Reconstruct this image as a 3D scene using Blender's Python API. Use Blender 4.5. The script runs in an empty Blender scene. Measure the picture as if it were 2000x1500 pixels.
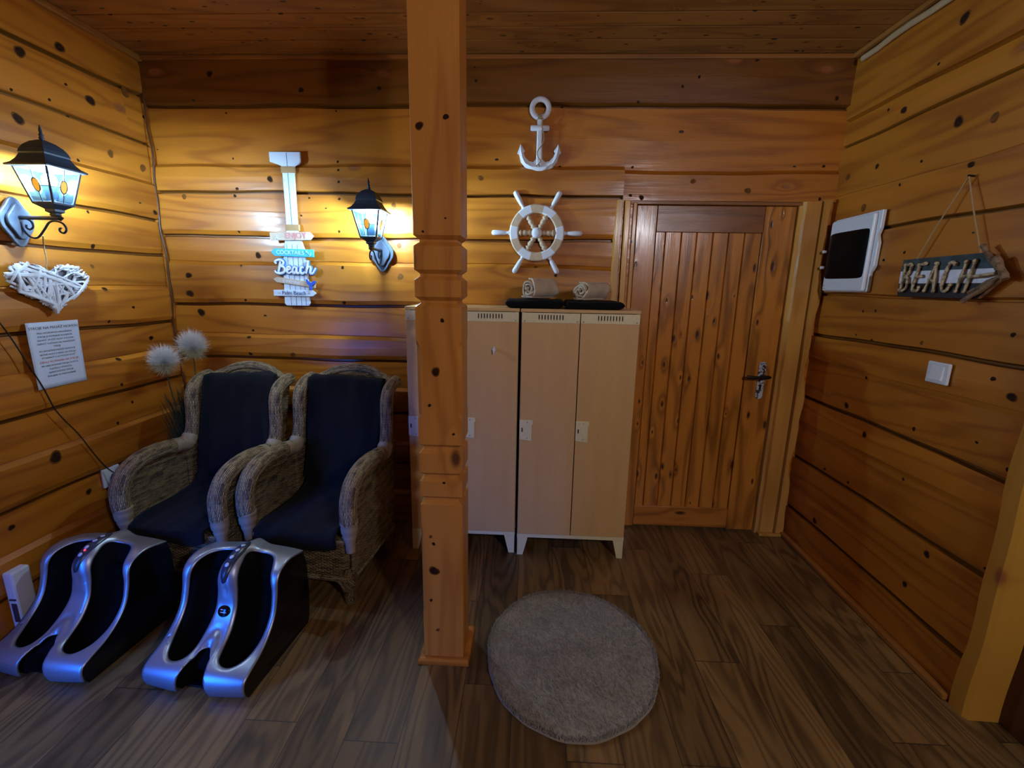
import bpy, bmesh, math, random
from math import sin, cos, pi, radians, sqrt, exp, hypot, atan2
from mathutils import Vector, Matrix, geometry, noise as mnoise

# ------------------------------------------------------------------ scene, camera, light
SC = bpy.context.scene
COL = SC.collection
random.seed(7)

cam_d = bpy.data.cameras.new('camera')
cam = bpy.data.objects.new('camera', cam_d)
COL.objects.link(cam)
SC.camera = cam
_p, _r, _y = 0.2132, 0.0173, -0.0397
_f = Vector((sin(_y) * cos(_p), cos(_y) * cos(_p), -sin(_p)))
_r0 = Vector((cos(_y), -sin(_y), 0))
_u0 = _r0.cross(_f)
_right = _r0 * cos(_r) + _u0 * sin(_r)
_up = _u0 * cos(_r) - _r0 * sin(_r)
M = Matrix((_right, _up, -_f)).transposed().to_4x4()
M.translation = Vector((0, 0, 1.55))
cam.matrix_world = M
cam_d.sensor_width = 36
cam_d.lens = 36 * 891.8 / 2000
cam_d.clip_start = 0.02

SC.view_settings.view_transform = 'Standard'
SC.view_settings.look = 'None'
SC.view_settings.gamma = 1
SC.view_settings.exposure = 0.18
SC.view_settings.use_curve_mapping = False

world = bpy.data.worlds.new('world')
SC.world = world
world.use_nodes = True
world.node_tree.nodes['Background'].inputs[0].default_value = (1.0, 0.8, 0.6, 1)
world.node_tree.nodes['Background'].inputs[1].default_value = 0.02


def area_light(name, loc, target, size, power, color, size_y=None):
    d = bpy.data.lights.new(name, 'AREA')
    d.energy = power
    d.color = color
    d.size = size
    if size_y:
        d.shape = 'RECTANGLE'
        d.size_y = size_y
    o = bpy.data.objects.new(name, d)
    COL.objects.link(o)
    o.location = loc
    o.rotation_euler = (Vector(target) - Vector(loc)).to_track_quat('-Z', 'Y').to_euler()
    return o


LAMP = (1.0, 0.74, 0.58)
# a lamp and an added fill in the part of the room behind the photographer
area_light('rear_light', (1.34, -1.0, 2.3), (0.6, 2.6, 1.1), 0.16, 22, (0.98, 0.94, 1.0))
area_light('rear_light', (-0.9, -1.2, 2.3), (-0.6, 2.6, 1.2), 0.30, 0.2, (1.0, 0.92, 0.84))  # the fill: lifts the room's ambience, no such lamp known
area_light('blue_lamp', (-2.10, 0.25, 0.62), (-1.45, 1.5, 0.12), 0.45, 8.5, (0.01, 0.16, 1.0), 1.1).data.spread = radians(75)
BULB = 6600.  # the two lantern bulbs light the room themselves

# ------------------------------------------------------------------ node helpers


class NT:
    def __init__(s, name):
        s.m = bpy.data.materials.new(name)
        s.m.use_nodes = True
        s.t = s.m.node_tree
        s.t.nodes.clear()
        s.out = s.t.nodes.new('ShaderNodeOutputMaterial')

    def put(s, sock, v):
        if hasattr(v, 'is_output') or isinstance(v, bpy.types.NodeSocket):
            s.t.links.new(v, sock)
        elif isinstance(v, (tuple, list)):
            if len(v) == 3 and sock.type == 'RGBA':
                v = (*v, 1)
            sock.default_value = v
        else:
            sock.default_value = v

    def n(s, kind, ins=None, out=0, **props):
        nd = s.t.nodes.new(kind)
        for k, v in props.items():
            setattr(nd, k, v)
        for k, v in (ins or {}).items():
            s.put(nd.inputs[k], v)
        return nd.outputs[out]

    def ma(s, op, a, b=None, c=None, clamp=False):
        nd = s.t.nodes.new('ShaderNodeMath')
        nd.operation = op
        nd.use_clamp = clamp
        s.put(nd.inputs[0], a)
        if b is not None:
            s.put(nd.inputs[1], b)
        if c is not None:
            s.put(nd.inputs[2], c)
        return nd.outputs[0]

    def mix(s, f, a, b, mode='MIX'):
        nd = s.t.nodes.new('ShaderNodeMix')
        nd.data_type = 'RGBA'
        nd.blend_type = mode
        s.put(nd.inputs[0], f)
        s.put(nd.inputs[6], a)
        s.put(nd.inputs[7], b)
        return nd.outputs[2]

    def comb(s, x, y, z):
        return s.n('ShaderNodeCombineXYZ', {0: x, 1: y, 2: z})

    def noise(s, vec, scale=1, detail=2, rough=.5, dist=0, out='Fac'):
        nd = s.t.nodes.new('ShaderNodeTexNoise')
        s.put(nd.inputs['Vector'], vec)
        s.put(nd.inputs['Scale'], scale)
        s.put(nd.inputs['Detail'], detail)
        s.put(nd.inputs['Roughness'], rough)
        s.put(nd.inputs['Distortion'], dist)
        return nd.outputs[out]

    def ramp(s, f, a, b):  # linear 0..1 between a and b
        nd = s.t.nodes.new('ShaderNodeMapRange')
        nd.clamp = True
        s.put(nd.inputs[0], f)
        nd.inputs[1].default_value = a
        nd.inputs[2].default_value = b
        return nd.outputs[0]

    def obj(s):
        return s.t.nodes.new('ShaderNodeTexCoord').outputs['Object']

    def uv(s):
        return s.t.nodes.new('ShaderNodeTexCoord').outputs['UV']

    def sep(s, v):
        nd = s.t.nodes.new('ShaderNodeSeparateXYZ')
        s.put(nd.inputs[0], v)
        return nd.outputs

    def bump(s, h, strength=.3, dist=.002):
        return s.n('ShaderNodeBump', {'Height': h, 'Strength': strength, 'Distance': dist})

    def bsdf(s, **k):
        nd = s.t.nodes.new('ShaderNodeBsdfPrincipled')
        for a, v in k.items():
            s.put(nd.inputs[a.replace('_', ' ')], v)
        s.t.links.new(nd.outputs[0], s.out.inputs[0])
        return nd


def simple(name, col, rough=.5, metal=0., bump=0, bscale=200, spec=.5, var=0.08, **k):
    t = NT(name)
    o = t.obj()
    nz = t.noise(o, bscale * .3, 3)
    c = t.mix(t.ramp(nz, .3, .7), tuple(x * (1 - var) for x in col), tuple(min(1, x * (1 + var)) for x in col))
    kw = dict(Base_Color=c, Roughness=rough, Metallic=metal)
    kw['Specular_IOR_Level'] = spec
    if bump:
        kw['Normal'] = t.bump(t.noise(o, bscale, 3), bump, .002)
    kw.update(k)
    t.bsdf(**kw)
    return t.m


def wood(name, c1, c2, along='x', across='z', normal='y', rings=9, knot=(.30, .10, .03), knot_amt=.74, knot_r=.13,
         nail_amt=.9, rough=.42, coat=.24, nail_scale=(2.3, 4.3), knot_scale=(1.6, 3.2), stretch=.35, bumps=.25, stain=.25, wet=.18):
    t = NT(name)
    S = dict(zip('xyz', t.sep(t.obj())))
    a, b, c = S[along], S[across], S[normal]
    rnd = t.n('ShaderNodeAttribute', {}, 'Fac', attribute_name='rnd')
    ra = t.ma('MULTIPLY', rnd, 13.7)
    a2 = t.ma('ADD', a, ra)
    # knots
    kv = t.comb(t.ma('MULTIPLY', a2, knot_scale[0]), t.ma('ADD', t.ma('MULTIPLY', b, knot_scale[1]), ra), 0)
    vk = t.t.nodes.new('ShaderNodeTexVoronoi')
    vk.voronoi_dimensions = '2D'
    t.put(vk.inputs['Vector'], kv)
    t.put(vk.inputs['Scale'], 1)
    on = t.ma('GREATER_THAN', t.sep(vk.outputs['Color'])[0], knot_amt)
    size = t.ma('MULTIPLY', t.ma('ADD', t.sep(vk.outputs['Color'])[1], .35), knot_r * .75)
    dk = t.ma('DIVIDE', t.ma('ADD', vk.outputs['Distance'], t.ma('MULTIPLY', t.ma('SUBTRACT', t.noise(t.obj(), 30, 2), .5), .03)), size)
    kmask = t.ma('MULTIPLY', on, t.ramp(dk, .55, .30))
    krim = t.ma('MULTIPLY', on, t.ramp(dk, .75, .5))
    pull = t.ma('MULTIPLY', on, t.ma('POWER', t.ramp(dk, 3.2, .2), 2))
    v = t.comb(t.ma('MULTIPLY', a2, stretch), t.ma('MULTIPLY', b, 3.2), t.ma('MULTIPLY', c, 3.2))
    n1 = t.noise(v, 1.25, 2.5, .45, .15)
    n1 = t.ma('ADD', n1, t.ma('MULTIPLY', pull, .10))
    g = t.ma('SINE', t.ma('MULTIPLY', n1, rings * 6.283))
    g = t.ma('MULTIPLY_ADD', g, .5, .5)
    g = t.ma('POWER', g, 2.2)
    fib = t.noise(t.comb(t.ma('MULTIPLY', a2, 4), t.ma('MULTIPLY', b, 170), t.ma('MULTIPLY', c, 170)), 1, 2, .6)
    blot = t.noise(t.comb(t.ma('MULTIPLY', a2, 1.2), t.ma('MULTIPLY', b, 4), c), 1.6, 4, .6)
    f = t.ma('ADD', t.ma('MULTIPLY', g, .55), t.ma('MULTIPLY', t.ma('SUBTRACT', fib, .5), .45))
    f = t.ma('ADD', f, t.ma('MULTIPLY', t.ma('SUBTRACT', blot, .5), stain * 4), clamp=True)
    col = t.mix(f, c1, c2)
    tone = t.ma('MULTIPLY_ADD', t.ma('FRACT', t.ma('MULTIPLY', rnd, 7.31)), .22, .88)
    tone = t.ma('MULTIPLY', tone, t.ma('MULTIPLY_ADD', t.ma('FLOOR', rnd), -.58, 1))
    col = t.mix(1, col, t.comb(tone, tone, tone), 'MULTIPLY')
    col = t.mix(t.ma('MULTIPLY', krim, .55), col, tuple(.5 * x + .5 * y for x, y in zip(c2, knot)))
    col = t.mix(t.ma('MULTIPLY', kmask, .9), col, knot)
    # dowels and nail holes
    nv = t.comb(t.ma('MULTIPLY', a2, nail_scale[0]), t.ma('ADD', t.ma('MULTIPLY', b, nail_scale[1]), ra), 0)
    vn = t.t.nodes.new('ShaderNodeTexVoronoi')
    vn.voronoi_dimensions = '2D'
    t.put(vn.inputs['Vector'], nv)
    t.put(vn.inputs['Scale'], 1)
    nail = t.ma('MULTIPLY', t.ma('GREATER_THAN', t.sep(vn.outputs['Color'])[2], nail_amt),
                t.ma('LESS_THAN', vn.outputs['Distance'], t.ma('MULTIPLY_ADD', t.sep(vn.outputs['Color'])[0], .010 * nail_scale[0], .005 * nail_scale[0])))
    col = t.mix(nail, col, (.02, .008, .003))
    h = t.ma('ADD', t.ma('MULTIPLY', t.ma('ADD', g, fib), .35), t.ma('MULTIPLY', t.noise(v, 6, 2), 1.2))
    h = t.ma('SUBTRACT', h, t.ma('MULTIPLY', kmask, .8))
    nrm = t.bump(h, bumps, .004)
    r = t.ma('MULTIPLY_ADD', t.noise(t.obj(), 3, 3), wet, rough - wet * .5)
    k = dict(Base_Color=col, Roughness=r, Normal=nrm, Coat_Weight=coat, Coat_Roughness=.17, Coat_Normal=nrm)
    k['Specular_IOR_Level'] = .4
    t.bsdf(**k)
    return t.m


PINE1, PINE2 = (.50, .172, .013), (.26, .066, .0045)
MAT = {}
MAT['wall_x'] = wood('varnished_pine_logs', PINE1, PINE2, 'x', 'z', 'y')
MAT['wall_y'] = wood('varnished_pine_logs_side', PINE1, PINE2, 'y', 'z', 'x')
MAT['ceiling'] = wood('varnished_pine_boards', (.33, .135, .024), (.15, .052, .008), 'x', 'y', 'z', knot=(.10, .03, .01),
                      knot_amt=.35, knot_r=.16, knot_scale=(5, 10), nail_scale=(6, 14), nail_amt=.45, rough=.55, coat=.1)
MAT['post'] = wood('oiled_pine_post', (.58, .240, .040), (.38, .128, .018), 'z', 'x', 'y', rings=7, knot=(.10, .030, .01),
                   knot_amt=.62, knot_r=.22, knot_scale=(2.6, 4.5), nail_amt=.95, rough=.5, coat=.2, stain=.12)
MAT['door'] = wood('stained_pine_door', (.56, .210, .024), (.12, .034, .004), 'z', 'x', 'y', rings=8, knot=(.05, .014, .004),
                   knot_amt=.2, knot_r=.2, knot_scale=(3.6, 9), nail_amt=.97, rough=.32, coat=.55, stain=.3)
MAT['rail'] = wood('stained_pine_rail', (.24, .078, .011), (.11, .032, .005), 'x', 'z', 'y', rings=8, knot=(.06, .02, .006),
                   knot_amt=.7, knot_r=.2, knot_scale=(3, 8), nail_amt=.97, rough=.34, coat=.5, stain=.3)
MAT['rail_light'] = wood('stained_pine_rail_light', (.46, .17, .022), (.18, .055, .006), 'x', 'z', 'y', rings=8, knot=(.05, .015, .005),
                          knot_amt=.6, knot_r=.2, knot_scale=(3, 8), nail_amt=.97, rough=.4, coat=.3, stain=.4)
MAT['casing'] = wood('pine_casing', (.62, .31, .06), (.42, .17, .024), 'z', 'x', 'y', rings=6, knot_amt=.92, nail_amt=.8,
                     rough=.4, coat=.3, stain=.25)
MAT['casing_y'] = wood('pine_casing_side', (.55, .27, .035), (.40, .15, .014), 'z', 'y', 'x', rings=6, knot_amt=.8, nail_amt=.9,
                       rough=.45, coat=.2, stain=.2)
MAT['dark_door'] = wood('dark_stained_door', (.10, .030, .006), (.05, .014, .003), 'z', 'y', 'x', rings=8, knot_amt=.7,
                        nail_amt=.97, rough=.5, coat=.2)
MAT['trim_x'] = wood('dark_trim', (.36, .13, .02), (.16, .05, .008), 'x', 'y', 'z', rings=6, knot_amt=.9, nail_amt=.8, rough=.5, coat=.2)
MAT['trim_y'] = wood('side_trim', (.42, .17, .03), (.24, .08, .012), 'y', 'x', 'z', rings=6, knot_amt=.9, nail_amt=.8, rough=.5, coat=.2)
MAT['pale_trim'] = wood('bare_trim', (.62, .45, .25), (.45, .28, .12), 'y', 'x', 'z', rings=6, knot_amt=.95, nail_amt=.8, rough=.6, coat=0)


def floor_mat():
    t = NT('oak_laminate_floor')
    S = t.sep(t.obj())
    x, y = S[0], S[1]
    row = t.ma('FLOOR', t.ma('DIVIDE', t.ma('ADD', x, 10.02), .192))
    wn = t.n('ShaderNodeTexWhiteNoise', {'W': row}, 'Value', noise_dimensions='1D')
    yy = t.ma('DIVIDE', t.ma('ADD', t.ma('ADD', y, 20.0), t.ma('MULTIPLY', wn, 1.28)), 1.28)
    idn = t.ma('FLOOR', yy)
    wn2 = t.n('ShaderNodeTexWhiteNoise', {'Vector': t.comb(row, idn, 3.3)}, 'Value', noise_dimensions='3D')
    off = t.ma('MULTIPLY', wn2, 31.0)
    fx = t.ma('FRACT', t.ma('DIVIDE', t.ma('ADD', x, 10.02), .192))
    fy = t.ma('FRACT', yy)
    ex = t.ma('MINIMUM', fx, t.ma('SUBTRACT', 1, fx))
    ey = t.ma('MINIMUM', fy, t.ma('SUBTRACT', 1, fy))
    seam = t.ma('MAXIMUM', t.ma('LESS_THAN', ex, .009), t.ma('LESS_THAN', ey, .0016))
    v = t.comb(t.ma('ADD', t.ma('MULTIPLY', x, 5.5), off), t.ma('MULTIPLY', y, .75), off)
    n1 = t.noise(v, 1.1, 2.5, .5, .35)
    g = t.ma('MULTIPLY_ADD', t.ma('SINE', t.ma('MULTIPLY', n1, 66)), .5, .5)
    g = t.ma('POWER', g, 1.6)
    fib = t.noise(t.comb(t.ma('MULTIPLY', x, 230), t.ma('MULTIPLY', y, 7), off), 1, 3, .6)
    f = t.ma('ADD', t.ma('MULTIPLY', g, .45), t.ma('MULTIPLY', fib, .45))
    f = t.ma('ADD', f, t.ma('MULTIPLY', t.ma('SUBTRACT', t.noise(v, .9, 3), .5), 1.5), clamp=True)
    c = t.mix(f, (.235, .130, .042), (.046, .023, .007))
    tone = t.ma('MULTIPLY_ADD', wn2, .65, .62)
    c = t.mix(1, c, t.comb(tone, tone, tone), 'MULTIPLY')
    c = t.mix(t.ma('MULTIPLY', seam, .75), c, (.02, .01, .006))
    h = t.ma('SUBTRACT', t.ma('MULTIPLY', fib, .5), seam)
    t.bsdf(Base_Color=c, Roughness=t.ma('MULTIPLY_ADD', fib, .2, .36), Normal=t.bump(h, .25, .002), Specular_IOR_Level=.45)
    return t.m


def wicker_mat(name, lt, dk, row=.0075, stake=.03):
    t = NT(name)
    S = t.sep(t.uv())
    nz = t.noise(t.obj(), 14, 3)
    u = t.ma('DIVIDE', t.ma('ADD', S[0], t.ma('MULTIPLY', nz, .012)), stake)
    v = t.ma('DIVIDE', t.ma('ADD', S[1], t.ma('MULTIPLY', nz, .006)), row)
    rowi = t.ma('FLOOR', v)
    ph = t.ma('MULTIPLY', t.ma('MODULO', t.ma('ABSOLUTE', rowi), 2), .5)
    over = t.ma('ABSOLUTE', t.ma('SINE', t.ma('MULTIPLY', t.ma('ADD', u, ph), pi)))
    strand = t.ma('ABSOLUTE', t.ma('SINE', t.ma('MULTIPLY', v, pi)))
    h = t.ma('MULTIPLY', t.ma('POWER', strand, .6), t.ma('MULTIPLY_ADD', over, .75, .25))
    cell = t.n('ShaderNodeTexWhiteNoise', {'Vector': t.comb(rowi, t.ma('FLOOR', t.ma('MULTIPLY', u, .35)), 0)}, 'Value')
    blot = t.noise(t.comb(t.ma('MULTIPLY', S[0], 26), t.ma('MULTIPLY', S[1], 34), 0), 1, 3, .6)
    f = t.ma('ADD', t.ma('MULTIPLY', cell, .75), t.ma('MULTIPLY', t.ma('SUBTRACT', blot, .5), 2.2), clamp=True)
    c = t.mix(f, lt, dk)
    c = t.mix(t.ramp(h, .34, .1), c, tuple(x * .12 for x in dk))
    t.bsdf(Base_Color=c, Roughness=.55, Normal=t.bump(h, 1.0, .010), Specular_IOR_Level=.35)
    return t.m


def cloth_mat(name, c, scale=900, sheen=.3, b=.5):
    t = NT(name)
    o = t.obj()
    n1 = t.noise(o, scale, 2)
    n2 = t.noise(o, 9, 4)
    col = t.mix(t.ramp(n2, .25, .75), tuple(x * .75 for x in c), tuple(min(1, x * 1.2) for x in c))
    col = t.mix(t.ma('MULTIPLY', n1, .4), col, tuple(x * .5 for x in c))
    t.bsdf(Base_Color=col, Roughness=.92, Normal=t.bump(t.ma('ADD', n1, t.ma('MULTIPLY', t.noise(o, 140, 3), 2)), b, .003),
           Sheen_Weight=sheen, Sheen_Roughness=.6, Specular_IOR_Level=.15)
    return t.m


def laminate():
    t = NT('beech_laminate')
    S = t.sep(t.obj())
    v = t.comb(t.ma('MULTIPLY', S[0], 9), S[1], t.ma('MULTIPLY', S[2], .8))
    n1 = t.noise(v, 1.5, 3)
    fl = t.noise(t.comb(t.ma('MULTIPLY', S[0], 260), S[1], t.ma('MULTIPLY', S[2], 45)), 1, 2)
    f = t.ma('ADD', t.ma('MULTIPLY', n1, .7), t.ma('MULTIPLY', fl, .5), clamp=True)
    c = t.mix(f, (.76, .50, .23), (.56, .34, .13))
    t.bsdf(Base_Color=c, Roughness=.42, Specular_IOR_Level=.4)
    return t.m


def aged_paint(name, paint, under, amt=.62, scale=18, rough=.6):
    t = NT(name)
    o = t.obj()
    f = t.ramp(t.noise(o, scale, 5, .7), amt - .02, amt + .05)
    c = t.mix(f, paint, under)
    t.bsdf(Base_Color=c, Roughness=rough, Normal=t.bump(t.noise(o, scale * 3, 3), .25, .002), Specular_IOR_Level=.3)
    return t.m


MAT['floor'] = floor_mat()
MAT['knot_dark'] = simple('dark_knot', (.030, .012, .005), .7, spec=.1, bump=.4, bscale=300, var=.4)
MAT['knot_brown'] = simple('brown_knot', (.16, .056, .010), .6, spec=.15, bump=.4, bscale=200, var=.3)
MAT['wicker'] = wicker_mat('woven_rattan', (.40, .28, .14), (.07, .045, .030))
MAT['wicker_arm'] = wicker_mat('woven_rattan_roll', (.58, .43, .24), (.11, .075, .05), row=.0072, stake=.030)
MAT['cane'] = simple('cane_wrap', (.34, .27, .19), .5, bump=.4, bscale=160)
MAT['navy'] = cloth_mat('black_terry', (.0040, .0050, .0085), sheen=.04)
MAT['black_towel'] = cloth_mat('black_towel_terry', (.004, .004, .005), sheen=.03)
MAT['beige_towel'] = cloth_mat('beige_towel_terry', (.66, .52, .36), 700, .3, .8)
MAT['rug'] = cloth_mat('rug_pile', (.34, .285, .215), 500, .4, .8)
MAT['laminate'] = laminate()
MAT['lam_edge'] = simple('brown_edge', (.22, .10, .04), .5)
MAT['cream'] = simple('cream_enamel', (.74, .68, .42), .38, var=.04)
MAT['dark_in'] = simple('dark_inside', (.012, .010, .008), .8)
MAT['silver'] = simple('silver_plastic', (.40, .44, .50), .40, .75, var=.02)
MAT['gloss_black'] = simple('gloss_black_plastic', (.004, .004, .006), .12, spec=.5)
MAT['matte_black'] = cloth_mat('black_liner', (.0015, .0015, .002), sheen=0)
MAT['panel_dark'] = simple('dark_panel', (.035, .045, .07), .3)
MAT['button'] = simple('grey_button', (.55, .60, .68), .35)
MAT['lantern'] = simple('black_lantern_metal', (.030, .045, .075), .45, .3, bump=.15, bscale=300)
MAT['plate'] = aged_paint('grey_cast_plate', (.09, .12, .17), (.03, .04, .06), .62, 30, .4)
MAT['lead'] = simple('lead_came', (.03, .04, .05), .5)
MAT['amber'] = simple('amber_glass', (.95, .45, .06), .25, Transmission_Weight=0.0, Emission_Color=(1, .45, .05, 1), Emission_Strength=.55)  # own glow stands in for bulb light coming through
MAT['white_paint'] = aged_paint('white_wash', (.72, .76, .84), (.34, .30, .28), .70, 26)
MAT['white_board'] = aged_paint('whitewashed_board', (.66, .76, .92), (.40, .48, .6), .66, 22)
MAT['blue_board'] = aged_paint('turquoise_board', (.06, .52, .86), (.5, .75, .9), .68, 25)
MAT['raw_wood'] = simple('raw_wood', (.56, .42, .28), .6, bump=.2, bscale=120)
MAT['tan_paint'] = simple('tan_paint', (.58, .45, .34), .55)
MAT['white'] = simple('white_plastic', (.72, .76, .82), .3, var=.02)
MAT['white_strip'] = simple('white_strip', (.75, .77, .84), .5, bump=.2, bscale=150, var=.1)
MAT['grey_strip'] = simple('grey_strip', (.16, .17, .22), .6)
MAT['smoke'] = simple('smoked_window', (.004, .004, .005), .3, spec=.06)
MAT['paper'] = simple('paper', (.66, .74, .90), .7, var=.02)
MAT['ink'] = simple('ink', (.03, .035, .07), .7)
MAT['red_ink'] = simple('red_ink', (.55, .06, .08), .7)
MAT['rope'] = simple('jute_rope', (.40, .25, .11), .8, bump=.8, bscale=500)
MAT['cord'] = simple('black_cord', (.02, .012, .008), .5)
MAT['driftwood'] = aged_paint('driftwood', (.52, .41, .25), (.26, .17, .10), .52, 60, .75)
MAT['driftwood2'] = aged_paint('dark_driftwood', (.25, .15, .08), (.13, .07, .04), .5, 50, .75)
MAT['slate_blue'] = aged_paint('dark_slate_paint', (.060, .085, .10), (.035, .05, .05), .5, 12)
MAT['band_white'] = simple('white_band_paint', (.82, .80, .90), .6)
MAT['band_black'] = simple('black_band_paint', (.008, .009, .012), .5)
MAT['steel'] = aged_paint('worn_steel_plate', (.50, .53, .58), (.04, .035, .03), .50, 45, .35)
MAT['iron'] = simple('dark_iron', (.02, .018, .016), .35, .6)
MAT['screw'] = simple('screw_steel', (.45, .45, .42), .35, .8)
MAT['red_text'] = simple('red_lettering', (.62, .20, .22), .6)
MAT['navy_text'] = simple('navy_lettering', (.06, .12, .26), .6)
MAT['sky_text'] = simple('pale_lettering', (.62, .85, .95), .6)
MAT['royal'] = simple('royal_blue_paint', (.015, .10, .62), .4)
MAT['mid_blue'] = simple('mid_blue_paint', (.03, .22, .68), .45)
MAT['plume'] = simple('white_plume', (.80, .80, .80), .9)
MAT['plume_low'] = simple('cream_plume', (.60, .56, .36), .9)
MAT['grass'] = simple('dark_grass', (.035, .060, .035), .7)
MAT['pot'] = simple('grey_pot', (.10, .10, .11), .6)
MAT['led'] = NT('red_led')
_t = MAT['led']
_t.t.links.new(_t.n('ShaderNodeEmission', {'Color': (1, .03, .08, 1), 'Strength': 4.}), _t.out.inputs[0])
MAT['led'] = _t.m
_t = NT('lamp_bulb')
_t.t.links.new(_t.n('ShaderNodeEmission', {'Color': (*LAMP, 1), 'Strength': BULB}), _t.out.inputs[0])
MAT['bulb'] = _t.m
# rippled lantern glass: part clear, part milky blue that glows when the bulb is behind it
_t = NT('rippled_blue_glass')
_n = _t.noise(_t.obj(), 60, 3, .6, 1.5)
_nm = _t.bump(_n, .6, .003)
_tr = _t.n('ShaderNodeBsdfTransparent', {'Color': (.52, .76, 1, 1)})
_tl = _t.n('ShaderNodeBsdfTranslucent', {'Color': (.003, .016, .036, 1), 'Normal': _nm})
_gl = _t.n('ShaderNodeBsdfGlossy', {'Color': (.9, .95, 1, 1), 'Roughness': .15, 'Normal': _nm})
_m1 = _t.n('ShaderNodeMixShader', {0: _t.ma('MULTIPLY_ADD', _n, .16, .03), 1: _tr, 2: _tl})
_m2 = _t.n('ShaderNodeMixShader', {0: .06, 1: _m1, 2: _gl})
_t.t.links.new(_m2, _t.out.inputs[0])
MAT['glass'] = _t.m

# ------------------------------------------------------------------ mesh helpers


def cr(pts, n=8, closed=False):
    P = [Vector(p) for p in pts]
    out = []
    L = len(P)
    rng = range(L) if closed else range(L - 1)
    for i in rng:
        if closed:
            a, b, c, d = P[i - 1], P[i], P[(i + 1) % L], P[(i + 2) % L]
        else:
            b, c = P[i], P[i + 1]
            a = P[i - 1] if i else b * 2 - c
            d = P[i + 2] if i + 2 < L else c * 2 - b
        for k in range(n):
            t = k / n
            out.append(.5 * ((2 * b) + (c - a) * t + (2 * a - 5 * b + 4 * c - d) * t * t + (3 * b - a - 3 * c + d) * t ** 3))
    if not closed:
        out.append(P[-1])
    return out


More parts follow.
